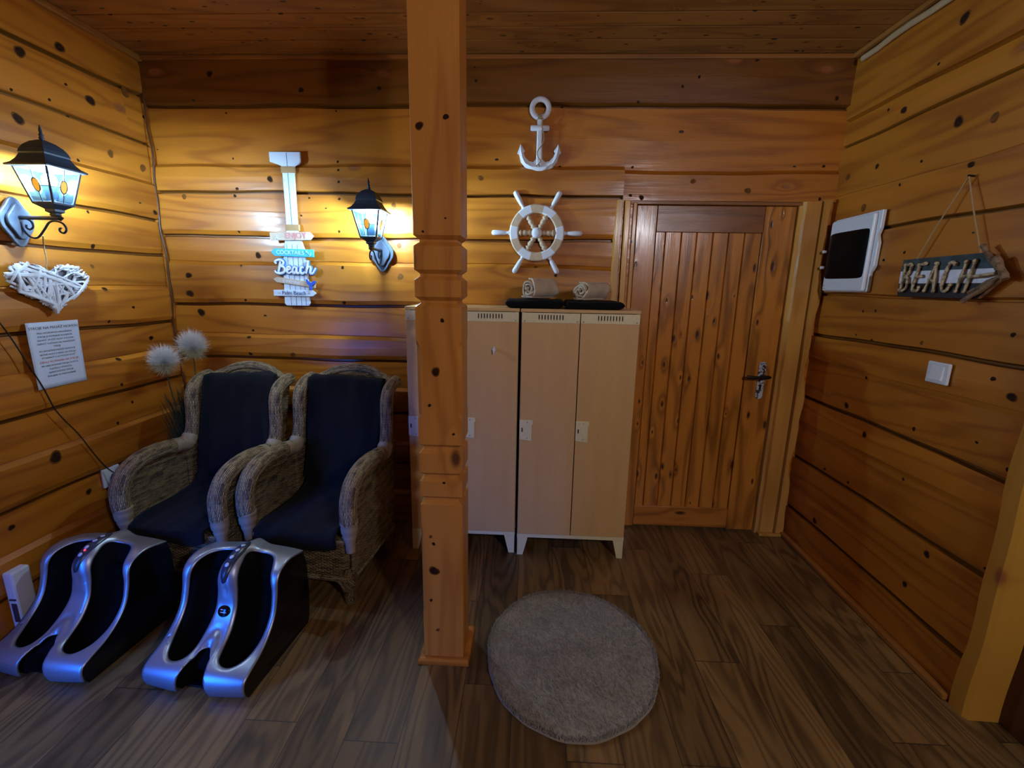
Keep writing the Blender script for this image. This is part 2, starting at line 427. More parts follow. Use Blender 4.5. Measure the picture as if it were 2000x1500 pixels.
class MB:
    def __init__(s):
        s.v, s.f, s.uv, s.sm, s.rnd = [], [], [], [], []

    def add(s, vs, fs, uvs=None, smooth=False, rnd=0.):
        o = len(s.v)
        s.v += [tuple(v) for v in vs]
        for i, f in enumerate(fs):
            s.f.append([o + k for k in f])
            s.uv.append([uvs[k] for k in f] if uvs else [(vs[k][0] + vs[k][1], vs[k][2]) for k in f])
            s.sm.append(smooth)
            s.rnd.append(rnd if not isinstance(rnd, list) else rnd[i])
        return s

    def box(s, x0, x1, y0, y1, z0, z1, rnd=0.):
        vs = [(x, y, z) for x in (x0, x1) for y in (y0, y1) for z in (z0, z1)]
        return s.add(vs, [(0, 1, 3, 2), (4, 6, 7, 5), (0, 4, 5, 1), (2, 3, 7, 6), (0, 2, 6, 4), (1, 5, 7, 3)], rnd=rnd)

    def tube(s, pts, r, n=10, cap=True, flat=None, up=None, closed=False):
        P = [Vector(p) for p in pts]
        L = len(P)
        R = r if isinstance(r, (list, tuple)) else [r] * L
        T = []
        for i in range(L):
            a = P[i - 1] if (i or closed) else P[0]
            b = P[(i + 1) % L] if (i < L - 1 or closed) else P[-1]
            T.append((b - a).normalized() if (b - a).length > 1e-9 else Vector((0, 0, 1)))
        ref = Vector(up) if up else (Vector((0, 0, 1)) if abs(T[0].z) < .9 else Vector((1, 0, 0)))
        X = (ref - T[0] * ref.dot(T[0])).normalized()
        vs, uvs, ln = [], [], 0
        fl = flat or 1.
        for i in range(L):
            if i:
                ln += (P[i] - P[i - 1]).length
            if up:
                ref = Vector(up)
                Xn = ref - T[i] * ref.dot(T[i])
                if Xn.length > .05:
                    X = Xn.normalized()
            X = (X - T[i] * X.dot(T[i])).normalized()
            Y = T[i].cross(X)
            for k in range(n):
                a = 2 * pi * k / n
                vs.append(P[i] + (X * cos(a) * fl + Y * sin(a)) * R[i])
                uvs.append((ln, a * R[0]))
        fs = []
        m = L if closed else L - 1
        for i in range(m):
            j = (i + 1) % L
            for k in range(n):
                k2 = (k + 1) % n
                fs.append((i * n + k, i * n + k2, j * n + k2, j * n + k))
        s.add(vs, fs, uvs, True)
        # fix wrap-around uv
        base = len(s.f) - len(fs)
        for q in range(len(fs)):
            if q % n == n - 1:
                u = s.uv[base + q]
                s.uv[base + q] = [u[0], (u[1][0], 2 * pi * R[0]), (u[2][0], 2 * pi * R[0]), u[3]]
        if cap and not closed:
            s.add(vs[:n], [tuple(range(n))[::-1]], uvs[:n])
            s.add(vs[-n:], [tuple(range(n))], uvs[-n:])
        return s

    def lathe(s, prof, n=20, o=(0, 0, 0), axis='z', cap=True):
        vs, fs, uvs = [], [], []
        for i, (r, z) in enumerate(prof):
            for k in range(n):
                a = 2 * pi * k / n
                p = (r * cos(a), r * sin(a), z)
                if axis == 'x':
                    p = (z, r * cos(a), r * sin(a))
                if axis == 'y':
                    p = (r * cos(a), -z, r * sin(a))
                vs.append((p[0] + o[0], p[1] + o[1], p[2] + o[2]))
                uvs.append((z, a * r))
        for i in range(len(prof) - 1):
            for k in range(n):
                k2 = (k + 1) % n
                fs.append((i * n + k, i * n + k2, (i + 1) * n + k2, (i + 1) * n + k))
        s.add(vs, fs, uvs, True)
        if cap:
            s.add(vs[:n], [tuple(range(n))[::-1]], uvs[:n])
            s.add(vs[-n:], [tuple(range(n))], uvs[-n:])
        return s

    def prism(s, poly, d0, d1, f=lambda a, b, d: (a, d, b)):
        n = len(poly)
        A = [f(p[0], p[1], d0) for p in poly]
        B = [f(p[0], p[1], d1) for p in poly]
        s.add(A + B, [tuple(range(n)), tuple(range(2 * n - 1, n - 1, -1))] + [(i, i + n, (i + 1) % n + n, (i + 1) % n) for i in range(n)])
        return s

    def grid(s, nu, nv, f, smooth=True, closed_u=False):
        vs, uvs, fs = [], [], []
        for i in range(nu + 1):
            for j in range(nv + 1):
                r = f(i / nu, j / nv)
                vs.append(r[:3])
                uvs.append(r[3:5] if len(r) > 3 else (i / nu, j / nv))
        for i in range(nu):
            for j in range(nv):
                a = i * (nv + 1) + j
                fs.append((a, a + nv + 1, a + nv + 2, a + 1))
        return s.add(vs, fs, uvs, smooth)

    def xf(s, m):
        s.v = [tuple(m @ Vector(v)) for v in s.v]
        return s

    def build(s, name, mat, parent=None, bevel=0, solid=0, sub=0, fixn=True, weld=False):
        me = bpy.data.meshes.new(name)
        me.from_pydata(s.v, [], s.f)
        uvl = me.uv_layers.new(name='UVMap')
        li = 0
        for fu in s.uv:
            for u in fu:
                uvl.data[li].uv = u[:2]
                li += 1
        at = me.attributes.new('rnd', 'FLOAT', 'FACE')
        for i, r in enumerate(s.rnd):
            at.data[i].value = r
        me.polygons.foreach_set('use_smooth', s.sm)
        if weld or fixn:
            bm = bmesh.new()
            bm.from_mesh(me)
            if weld:
                bmesh.ops.remove_doubles(bm, verts=bm.verts, dist=1e-5)
            bmesh.ops.recalc_face_normals(bm, faces=bm.faces)
            bm.to_mesh(me)
            bm.free()
        me.materials.append(MAT[mat] if isinstance(mat, str) else mat)
        o = bpy.data.objects.new(name, me)
        COL.objects.link(o)
        if parent:
            o.parent = parent
        if bevel:
            b = o.modifiers.new('bevel', 'BEVEL')
            b.width = bevel
            b.segments = 2
            b.limit_method = 'ANGLE'
            b.angle_limit = radians(40)
        if solid:
            b = o.modifiers.new('solid', 'SOLIDIFY')
            b.thickness = solid
            b.offset = 0
        if sub:
            b = o.modifiers.new('sub', 'SUBSURF')
            b.levels = b.render_levels = sub
        return o


def empty(name, label, cat, loc=(0, 0, 0), rz=0, group=None):
    o = bpy.data.objects.new(name, None)
    COL.objects.link(o)
    o.location = loc
    o.rotation_euler = (0, 0, radians(rz))
    o['label'] = label
    o['category'] = cat
    if group:
        o['group'] = group
    return o


def tag(o, label, cat, group=None):
    o['label'] = label
    o['category'] = cat
    if group:
        o['group'] = group
    return o


def struct(o, label=None):
    o['kind'] = 'structure'
    if label:
        o['label'] = label
    return o


def text_mesh(txt, size, depth, fn, align='CENTER', sx=1., shear=0.):
    """built-in lettering as mesh; fn maps (a, b, d) to 3-D"""
    c = bpy.data.curves.new('lettering', 'FONT')
    c.body = txt
    c.size = size
    c.extrude = depth / 2
    c.align_x = align
    c.align_y = 'CENTER'
    c.shear = shear
    c.resolution_u = 3
    o = bpy.data.objects.new('lettering', c)
    COL.objects.link(o)
    dg = bpy.context.evaluated_depsgraph_get()
    me = bpy.data.meshes.new_from_object(o.evaluated_get(dg))
    mb = MB()
    mb.add([fn(v.co.x * sx, v.co.y, v.co.z + depth / 2) for v in me.vertices], [tuple(p.vertices) for p in me.polygons])
    bpy.data.objects.remove(o)
    bpy.data.curves.remove(c)
    bpy.data.meshes.remove(me)
    return mb


# ------------------------------------------------------------------ room shell
BY, LX, RX, CZ = 2.787, -2.235, 1.676, 2.753


# knots and nail heads of the logs: along the wall, height, radius, 1 = dark
KNOTS_LEFT = [(2.131, 2.497, 0.0192, 1),
    (2.302, 2.591, 0.0183, 1),
    (2.437, 2.417, 0.0198, 1),
    (2.068, 2.214, 0.0192, 1),
    (2.656, 2.535, 0.0241, 0),
    (2.505, 2.189, 0.0182, 0),
    (2.707, 2.166, 0.0198, 0),
    (2.319, 2.443, 0.007, 1),
    (2.323, 2.305, 0.0072, 1),
    (2.316, 2.11, 0.0073, 1),
    (2.321, 1.872, 0.0075, 1),
    (2.322, 1.707, 0.0102, 1),
    (2.322, 1.327, 0.0079, 1),
    (2.225, 2.344, 0.0068, 1),
    (2.584, 1.211, 0.0118, 1),
    (2.345, 1.122, 0.0109, 1),
    (2.332, 0.986, 0.0082, 1),
    (2.392, 0.872, 0.0085, 1),
    (1.927, 0.724, 0.0237, 1),
    (2.064, 0.485, 0.0129, 1),
    (1.709, 0.486, 0.011, 1),
    (2.479, 1.394, 0.0084, 1),
    (2.293, 1.607, 0.0101, 0),
    (2.808, 2.675, 0.0084, 1),
    (2.759, 2.448, 0.0084, 1),
    (2.064, 2.325, 0.0063, 1),
    (2.072, 1.17, 0.0169, 0),
    (2.328, 1.495, 0.0104, 1),
    (2.728, 1.93, 0.0117, 1),
    (2.768, 1.863, 0.0089, 1),
    (2.284, 0.782, 0.0082, 1)]
KNOTS_BACK = [(-1.816, 2.664, 0.0153, 1),
    (-1.305, 2.585, 0.0129, 1),
    (-0.867, 2.595, 0.0102, 1),
    (-1.761, 2.477, 0.0053, 1),
    (-1.125, 2.489, 0.0052, 1),
    (-1.747, 2.238, 0.0055, 1),
    (-1.133, 2.225, 0.0068, 1),
    (-1.124, 2.176, 0.0069, 1),
    (-1.729, 2.071, 0.0084, 1),
    (-1.749, 2.032, 0.0085, 1),
    (-1.528, 2.124, 0.0139, 1),
    (-2.057, 2.026, 0.0142, 0),
    (-1.126, 2.113, 0.0069, 1),
    (-1.131, 2.021, 0.007, 1),
    (-1.308, 2.025, 0.0056, 1),
    (-1.361, 1.927, 0.0057, 1),
    (-1.75, 1.833, 0.0073, 1),
    (-1.143, 1.841, 0.0072, 1),
    (-1.134, 1.635, 0.009, 1),
    (-1.14, 1.428, 0.0093, 1),
    (-2.087, 1.575, 0.0153, 1),
    (-2.095, 1.467, 0.0186, 1),
    (-2.052, 1.352, 0.019, 1),
    (-1.654, 1.699, 0.0149, 1),
    (-1.756, 1.637, 0.006, 1),
    (-1.752, 1.433, 0.0078, 1),
    (-1.733, 1.247, 0.008, 1),
    (-1.754, 1.205, 0.0097, 1),
    (-1.758, 1.101, 0.0098, 1),
    (-0.812, 1.99, 0.0141, 0),
    (-0.793, 1.767, 0.0146, 0),
    (-0.787, 1.587, 0.018, 0),
    (-1.484, 1.101, 0.0163, 0),
    (-0.333, 2.631, 0.0075, 1),
    (0.139, 2.518, 0.0076, 1),
    (0.546, 2.529, 0.0063, 1),
    (1.589, 2.548, 0.0099, 1),
    (0.137, 2.207, 0.008, 1),
    (0.544, 2.207, 0.0067, 1),
    (1.587, 2.219, 0.0078, 1),
    (0.54, 2.056, 0.0082, 1),
    (0.602, 2.045, 0.0109, 1),
    (1.583, 2.046, 0.0081, 1),
    (0.136, 1.61, 0.0088, 1),
    (0.017, 1.656, 0.0117, 0),
    (0.88, 2.132, 0.0134, 0),
    (1.185, 2.086, 0.0161, 0),
    (-0.307, 2.139, 0.0136, 0),
    (0.776, 2.604, 0.0074, 1),
    (0.859, 2.649, 0.0074, 1),
    (1.153, 2.734, 0.0121, 1)]
KNOTS_RIGHT = [(2.125, 2.603, 0.0179, 1),
    (2.214, 2.48, 0.0063, 1),
    (2.371, 2.359, 0.0138, 1),
    (2.474, 2.395, 0.0072, 1),
    (2.057, 2.211, 0.018, 1),
    (1.904, 2.176, 0.0166, 0),
    (2.474, 2.146, 0.0098, 1),
    (2.686, 2.143, 0.0161, 0),
    (1.968, 2.032, 0.0116, 1),
    (2.207, 2.103, 0.0065, 1),
    (2.318, 2.03, 0.0069, 1),
    (2.53, 1.964, 0.0179, 0),
    (2.218, 2.313, 0.0065, 1),
    (2.201, 1.723, 0.0067, 1),
    (2.345, 1.662, 0.0145, 0),
    (2.318, 1.696, 0.0071, 1),
    (2.4, 1.451, 0.0063, 1),
    (2.317, 1.458, 0.0061, 1),
    (2.022, 1.338, 0.0085, 0),
    (1.655, 1.411, 0.0086, 1),
    (1.681, 1.25, 0.0089, 1),
    (1.605, 1.201, 0.0137, 1),
    (2.404, 0.96, 0.0131, 1),
    (2.231, 0.856, 0.0123, 1),
    (1.971, 0.969, 0.0086, 1),
    (2.488, 0.568, 0.0083, 1),
    (2.297, 0.573, 0.0077, 1),
    (1.693, 1.006, 0.0056, 1),
    (2.499, 0.243, 0.0142, 1),
    (1.774, 0.489, 0.0122, 1),
    (1.852, 0.293, 0.0108, 1),
    (2.424, 1.33, 0.0051, 1),
    (2.312, 1.317, 0.0061, 1),
    (2.611, 1.525, 0.0082, 1),
    (2.303, 1.129, 0.0074, 1),
    (1.974, 0.734, 0.0066, 1),
    (1.567, 0.951, 0.0069, 1),
    (1.557, 0.571, 0.0054, 1)]
KNOTS_POST = [(-0.382, 2.053, 0.0107, 1),
    (-0.294, 2.08, 0.009, 1),
    (-0.3, 1.768, 0.0033, 1),
    (-0.378, 1.724, 0.0042, 1),
    (-0.316, 1.423, 0.0072, 1),
    (-0.343, 1.237, 0.0133, 1),
    (-0.368, 1.11, 0.0059, 1),
    (-0.28, 1.001, 0.005, 1),
    (-0.319, 0.804, 0.0053, 1),
    (-0.364, 0.423, 0.0162, 1),
    (-0.364, 0.543, 0.0067, 1),
    (-0.379, 0.288, 0.006, 1),
    (-0.375, 0.574, 0.0067, 0),
    (-0.354, 0.149, 0.0074, 0)]


def add_knots(o, knots, make_ray, seed=1):
    """thin irregular knot discs lying on the wall surface, in the same mesh"""
    from mathutils.bvhtree import BVHTree
    me = o.data
    bvh = BVHTree.FromPolygons([v.co for v in me.vertices], [tuple(p.vertices) for p in me.polygons])
    bm = bmesh.new()
    bm.from_mesh(me)
    me.materials.append(MAT['knot_dark'])
    me.materials.append(MAT['knot_brown'])
    for i, (a, z, r, dark) in enumerate(knots):
        org, dr = make_ray(a, z)
        hit, nrm, _, _ = bvh.ray_cast(Vector(org), Vector(dr))
        if hit is None:
            continue
        if nrm.dot(Vector(dr)) > 0:
            nrm = -nrm
        tx = Vector((0, 0, 1)).cross(nrm).normalized()
        ty = nrm.cross(tx)
        layers = [(1.0, .0008, 1 if dark else 2)]
        if r > .009 and dark:
            layers = [(1.25, .0006, 2), (.95, .0011, 1)]
        for k, lift, mi in layers:
            vs = []
            for q in range(14):
                t = 2 * pi * q / 14
                rr_ = r * k * (1 + .12 * sin(t * 2 + i) + .07 * sin(t * 3 + i * 2.3))
                vs.append(bm.verts.new(hit + nrm * lift + tx * rr_ * cos(t) * 1.05 + ty * rr_ * sin(t)))
            f = bm.faces.new(vs)
            f.material_index = mi
    bm.to_mesh(me)
    bm.free()


def wav(a, k):
    return .0045 * sin(a * 2.1 + k * 1.7) + .003 * sin(a * 5.3 + k * 2.9) + .0015 * sin(a * 13 + k)


def log_sheet(mb, seams, depths, z0, z1, a0, a1, fn, seed, step=.08, dark=None, soft=False):
    """seams from the top down: (z, 'D' undercut or 'L' lit ledge)"""
    prof = []  # (z, depth, board, wobble key)
    top = z1
    S = [s for s in seams]
    d = depths[0]
    prof.append((z1, d, 0, None))
    for i, (z, kind) in enumerate(S):
        if z >= z1 or z <= z0:
            if z >= z1:
                d = depths[i + 1]
                prof[0] = (z1, d, i + 1, None)
            continue
        zt = prof[-1][0]
        nd = depths[i + 1]
        if kind == 'D':
            ch = .034 if z < 2.0 and not soft else .013
            prof += [((zt + z + .03) / 2, d + .003, i, i), (z + ch, d, i, i), (z + .010, d - .010, i, i), (z + (.003 if soft else .005), -.018, i + .5, i), (z - (.002 if soft else .004), -.018, i + .5, i), (z - (.006 if soft else .009), nd, i + .5, i)]
            crack = i
        else:
            prof += [((zt + z) / 2, d + .003, i, i), (z + .004, d, i, i), (z + .001, d - .004, i, i), (z - .020, nd, i + 1, i)]
        d = nd
        last = i + 1
    prof.append((z0, d, last, None))
    n = max(2, int((a1 - a0) / step))
    vs, fs, rn = [], [], []
    for i in range(n + 1):
        a = a0 + (a1 - a0) * i / n
        for (z, dd, b, k) in prof:
            zz = z + (wav(a, k + seed) if k is not None else 0)
            zz = min(max(zz, z0), z1)
            vs.append(fn(a, zz, dd + .0015 * sin(a * 7 + z * 9 + seed)))
    m = len(prof)
    for i in range(n):
        for j in range(m - 1):
            q = i * m + j
            fs.append((q, q + 1, q + m + 1, q + m))
            b_ = prof[j + 1][2]
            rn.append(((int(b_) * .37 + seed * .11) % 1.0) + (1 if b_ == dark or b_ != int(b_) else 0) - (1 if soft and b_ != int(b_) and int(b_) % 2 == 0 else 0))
    mb.add(vs, fs, None, False, rn)


back_seams = [(2.512, 'D'), (2.208, 'L'), (2.047, 'D'), (1.803, 'D'), (1.664, 'L'), (1.405, 'D'), (1.223, 'L'), (1.077, 'D'), (.90, 'L'), (.74, 'D'), (.55, 'L'), (.40, 'D'), (.20, 'L')]
back_d = [.026, .002, .022, .018, .002, .020, .002, .020, .002, .02, .002, .02, .002, .02]
fb = lambda a, z, d: (a, BY - d, z)
mb = MB()
log_sheet(mb, back_seams, back_d, 0, CZ, LX - .02, .50, fb, 1, dark=0)  # top log toned dark: its darker stain plus shade put into the colour
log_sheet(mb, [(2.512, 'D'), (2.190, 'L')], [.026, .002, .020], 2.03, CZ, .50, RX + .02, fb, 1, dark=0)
mb.box(.50, .56, BY - .012, BY + .03, 0, 2.03, rnd=.4)
mb.box(1.60, RX + .02, BY - .002, BY + .03, 0, 2.03, rnd=.4)
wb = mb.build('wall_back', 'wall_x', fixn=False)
add_knots(wb, KNOTS_BACK, lambda a, z: ((a, 1.0, z), (0, 1, 0)))
struct(wb, 'back wall of honey coloured hewn pine logs')

left_seams = [(2.55, 'D'), (2.30, 'D'), (2.10, 'L'), (1.893, 'D'), (1.688, 'D'), (1.505, 'L'), (1.30, 'D'), (1.139, 'L'), (.949, 'D'), (.764, 'L'), (.56, 'D'), (.375, 'L'), (.20, 'D')]
left_d = [.02, .002, .002, .02, .004, .002, .018, .002, .02, .004, .022, .002, .02, .002]
mb = MB()
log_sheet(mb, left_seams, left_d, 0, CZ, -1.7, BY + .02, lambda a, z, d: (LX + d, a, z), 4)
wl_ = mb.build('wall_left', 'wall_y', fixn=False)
add_knots(wl_, KNOTS_LEFT, lambda a, z: ((0, a, z), (-1, 0, 0)))
struct(wl_, 'left wall of honey coloured hewn pine logs')

right_seams = [(2.43, 'D'), (2.307, 'D'), (2.054, 'L'), (1.845, 'D'), (1.522, 'D'), (1.301, 'D'), (1.157, 'L'), (.913, 'D'), (.764, 'L'), (.54, 'D'), (.393, 'L'), (.198, 'D')]
right_d = [.008, .003, .008, .002, .008, .004, .010, .003, .010, .002, .011, .002, .009]
mb = MB()
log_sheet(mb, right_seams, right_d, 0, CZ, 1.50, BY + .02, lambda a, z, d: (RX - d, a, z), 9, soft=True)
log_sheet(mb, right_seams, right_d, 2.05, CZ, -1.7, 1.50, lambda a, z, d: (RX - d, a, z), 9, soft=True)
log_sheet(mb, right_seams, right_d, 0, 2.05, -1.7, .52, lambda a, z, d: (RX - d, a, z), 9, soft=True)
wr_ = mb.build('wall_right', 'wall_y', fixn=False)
add_knots(wr_, KNOTS_RIGHT, lambda a, z: ((0, a, z), (1, 0, 0)))
struct(wr_, 'right wall of honey coloured hewn pine logs')
mb = MB()
log_sheet(mb, left_seams, left_d, 0, CZ, LX - .02, RX + .2, lambda a, z, d: (a, -1.7 + d, z), 3)
struct(mb.build('wall_front', 'wall_x', fixn=False))

mb = MB().box(LX - .05, 2.0, -1.75, BY + .05, -.05, 0)
struct(mb.build('floor', 'floor'), 'brown oak plank laminate floor')
mb = MB()
w = .118
y = BY + .05
i = 0
while y > -1.75:
    z = CZ
    r = (i * .377) % 1
    vs = [(LX - .05, y, z + .012), (LX - .05, y - .006, z), (LX - .05, y - w + .006, z), (LX - .05, y - w, z + .012)]
    ws = [(2.0, a[1], a[2]) for a in vs]
    mb.add(vs + ws, [(0, 1, 5, 4), (1, 2, 6, 5), (2, 3, 7, 6)], rnd=r)
    y -= w
    i += 1
mb.box(LX - .05, 2.0, -1.75, BY + .05, CZ + .013, CZ + .06)
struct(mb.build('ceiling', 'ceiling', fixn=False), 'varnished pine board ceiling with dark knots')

# trims
struct(MB().box(LX, RX, BY - .045, BY - .022, CZ - .022, CZ - .0005).build('trim_1', 'trim_x', bevel=.004))
struct(MB().box(LX + .02, LX + .045, -1.7, BY - .03, CZ - .030, CZ - .0005).build('trim_2', 'trim_y', bevel=.004))
struct(MB().box(RX - .045, RX - .018, -1.7, BY - .03, CZ - .022, CZ - .0005).build('trim_3', 'trim_y', bevel=.004))
pts = [(RX - .022 - .003 * sin(k * 2.1), .6 + k * .1, CZ - .040 - .004 * sin(k * 1.3)) for k in range(22)]
struct(MB().tube(pts, .012, 8, flat=1.3).build('trim_4', 'pale_trim'))
pts = []
for k in range(60):
    z = .05 + k * .0455
    pts.append((LX + .022 + .006 * sin(z * 9) + .004 * sin(z * 23), BY - .028, z))
struct(MB().tube(pts, .0055, 6).build('corner_gap', 'dark_door'))  # dark tube drawn in for the shaded gap between the walls
struct(MB().box(RX - .045, RX - .012, 1.545, BY - .03, .0005, .03).build('baseboard_right', 'trim_y', bevel=.008))

# ------------------------------------------------------------------ door on the back wall
DX0, DX1, DZ = .587, 1.474, 2.008
door = empty('door_1', 'stained pine plank door in the back wall, right of the lockers', 'door', (0, 0, 0))
del door['category']
door['kind'] = 'structure'
yf = BY - .006
MB().box(DX0, DX0 + .115, yf, yf + .035, .012, DZ, rnd=.15).build('stile', 'door', door, bevel=.004)
MB().box(1.305, DX1, yf, yf + .035, .012, DZ, rnd=.62).build('stile', 'door', door, bevel=.004)
MB().box(DX0 + .1155, 1.3045, yf, yf + .035, 1.862, DZ, rnd=.3).build('top_rail', 'rail', door, bevel=.004)
MB().box(DX0 + .1155, 1.3045, yf, yf + .035, .020, .158, rnd=.8).build('bottom_rail', 'rail_light', door, bevel=.004)
bx = [.703, .760, .851, .938, 1.03, 1.118, 1.208, 1.3045]
mb = MB()
for i in range(7):
    a, b = bx[i], bx[i + 1]
    z0, z1 = .158, 1.862
    vs = []
    for z in (z0, z1):
        vs += [(a, yf + .020, z), (a + .005, yf + .008, z), (b - .005, yf + .008, z), (b, yf + .020, z)]
    mb.add(vs, [(0, 1, 5, 4), (1, 2, 6, 5), (2, 3, 7, 6)], rnd=.1 + i * .131)
mb.box(.70, 1.305, yf + .021, yf + .032, .158, 1.862)
mb.build('plank_panel', 'door', door, fixn=False)
hb = empty_plate = MB()
pl = []
for k in range(13):
    a = pi * k / 12
    pl.append((1.400 + .021 * cos(a), 1.105 + .021 * sin(a)))
for k in range(13):
    a = pi + pi * k / 12
    pl.append((1.400 + .021 * cos(a), .915 + .021 * sin(a)))
hp = hb.prism(pl, yf - .006, yf).build('handle_plate', 'steel', door, bevel=.001)
hp['label'] = 'worn steel backplate'
mb = MB()
mb.tube([(1.400, yf - .003, 1.037), (1.400, yf - .05, 1.037)], .011, 12)
mb.tube([(1.437, yf - .047, 1.037), (1.427, yf - .048, 1.038), (1.400, yf - .05, 1.037), (1.36, yf - .054, 1.036), (1.32, yf - .055, 1.037), (1.295, yf - .05, 1.038)], [.005, .010, .013, .009, .010, .011], 12)
mb.box(1.394, 1.406, yf - .0085, yf - .005, .955, .985)
mb.build('door_handle', 'iron', door)
MB().tube([(DX0 - .004, yf - .008, 1.735), (DX0 - .004, yf - .008, 1.80)], .007, 8).build('hinge', 'iron', door)
MB().tube([(DX0 - .004, yf - .008, .28), (DX0 - .004, yf - .008, .345)], .007, 8).build('hinge', 'iron', door)

# frame and casings
struct(MB().box(DX0 - .027, DX0 - .004, BY - .022, BY + .03, 0, 2.022, rnd=.2).build('trim_6', 'casing', bevel=.004))
struct(MB().box(DX0 - .075, DX0 - .043, BY - .038, BY + .0, 0, 2.03, rnd=.5).build('trim_7', 'casing', bevel=.006))
mb = MB()
for i in range(24):
    z = 2.03 * i / 24
    z2 = 2.03 * (i + 1) / 24
    e0 = .008 * sin(i * 1.9) + .004 * sin(i * 4.7)
    e1 = .008 * sin((i + 1) * 1.9) + .004 * sin((i + 1) * 4.7)
    x0, x1 = DX0 - .128, DX0 - .093
    vs = [(x0 + e0, BY - .004, z), (x0 + .006 + e0, BY - .034, z), (x1 + e0 * .4, BY - .034, z), (x1 + .003, BY - .004, z),
          (x0 + e1, BY - .004, z2), (x0 + .006 + e1, BY - .034, z2), (x1 + e1 * .4, BY - .034, z2), (x1 + .003, BY - .004, z2)]
    mb.add(vs, [(0, 1, 5, 4), (1, 2, 6, 5), (2, 3, 7, 6)])
struct(mb.build('trim_8', 'casing', fixn=False))
struct(MB().box(DX0 - .043, 1.50, BY - .018, BY + .03, 2.010, 2.030, rnd=.7).build('trim_9', 'trim_x', bevel=.003))
# right side of the door frame: rough inner edge, flat casing, wavy log ends
mb = MB()
n = 40
for i in range(n):
    z = 2.03 * i / n
    z2 = 2.03 * (i + 1) / n
    r0 = .007 * mnoise.noise(Vector((z * 7, 1, 0))) + .004 * mnoise.noise(Vector((z * 25, 3, 0)))
    r1 = .007 * mnoise.noise(Vector((z2 * 7, 1, 0))) + .004 * mnoise.noise(Vector((z2 * 25, 3, 0)))
    vs = []
    for zz, r in ((z, r0), (z2, r1)):
        vs += [(DX1 + .006, BY + .025, zz), (DX1 + .012 + r * .4, BY - .012, zz), (DX1 + .026 + r, BY - .020, zz), (DX1 + .034 + r * .6, BY - .036, zz), (1.590, BY - .036, zz), (1.596, BY - .020, zz)]
    mb.add(vs, [(k, k + 1, k + 7, k + 6) for k in range(5)], rnd=.33)
mb.add([(DX1 + .03, BY - .0355, 2.03), (1.59, BY - .0355, 2.03), (1.59, BY + .02, 2.03), (DX1 + .03, BY + .02, 2.03)], [(0, 1, 2, 3)])
struct(mb.build('trim_10', 'casing', fixn=False))
mb = MB()
for i in range(n):
    z = 2.04 * i / n
    z2 = 2.04 * (i + 1) / n
    e = [.010 * sin(zz * 9.5) + .007 * sin(zz * 21 + 1) for zz in (z, z2)]
    vs = []
    for zz, q in ((z, e[0]), (z2, e[1])):
        vs += [(1.600, BY - .02, zz), (1.603, BY - .046, zz), (1.640 + q, BY - .046, zz), (1.652 + q, BY - .02, zz), (1.654 + q, BY, zz)]
    mb.add(vs, [(k, k + 1, k + 6, k + 5) for k in range(4)], rnd=.71)
struct(mb.build('trim_11', 'casing', fixn=False))
struct(MB().box(DX1 + .02, 1.655, BY - .062, BY - .034, .0005, .020).build('trim_12', 'casing', bevel=.004))

# casing and dark door on the right wall
mb = MB()
n = 30
for i in range(n):
    z, z2 = 2.05 * i / n, 2.05 * (i + 1) / n
    vs = []
    for zz in (z, z2):
        q = .006 * sin(zz * 6 + 2) + .004 * sin(zz * 15)
        ys = [1.545 + q, 1.542 + q, 1.53 + q, 1.478 + q * .6, 1.463 + q * .6, 1.458 + q * .6]
        xs = [RX, RX - .018, RX - .030, RX - .030, RX - .018, RX + .12]
        vs += [(a, b, zz) for a, b in zip(xs, ys)]
    mb.add(vs, [(k, k + 1, k + 7, k + 6) for k in range(5)], rnd=.5)
struct(mb.build('trim_13', 'casing_y', fixn=False))
struct(MB().box(RX + .085, RX + .125, .52, 1.462, 0, 2.05).build('door_2', 'dark_door', bevel=.004), 'dark stained door at the right edge')
mb = MB().box(RX, RX + .1, .50, .53, 0, 2.05).box(RX, RX + .1, .5, 1.46, 2.05, 2.08)
struct(mb.build('trim_14', 'dark_door'))

# ------------------------------------------------------------------ post
PX0, PX1, PY0, PY1 = -.413, -.249, 1.62, 1.785
cx, cy, hx, hy = (PX0 + PX1) / 2, (PY0 + PY1) / 2, (PX1 - PX0) / 2, (PY1 - PY0) / 2
prof = [(.0, 0)]
for zc in (1.695, 1.580, 1.487, .939, .825, .728)[::-1]:
    prof += [(zc - .018, 0), (zc - .004, .017), (zc + .004, .017), (zc + .018, 0)]
prof += [(CZ, 0)]


def post_ring(z, ins, ch):
    a, b = hx - ins, hy - ins
    c = ch
    return [(cx - a + c, cy - b, z), (cx + a - c, cy - b, z), (cx + a, cy - b + c, z), (cx + a, cy + b - c, z), (cx + a - c, cy + b, z), (cx - a + c, cy + b, z), (cx - a, cy + b - c, z), (cx - a, cy - b + c, z)]


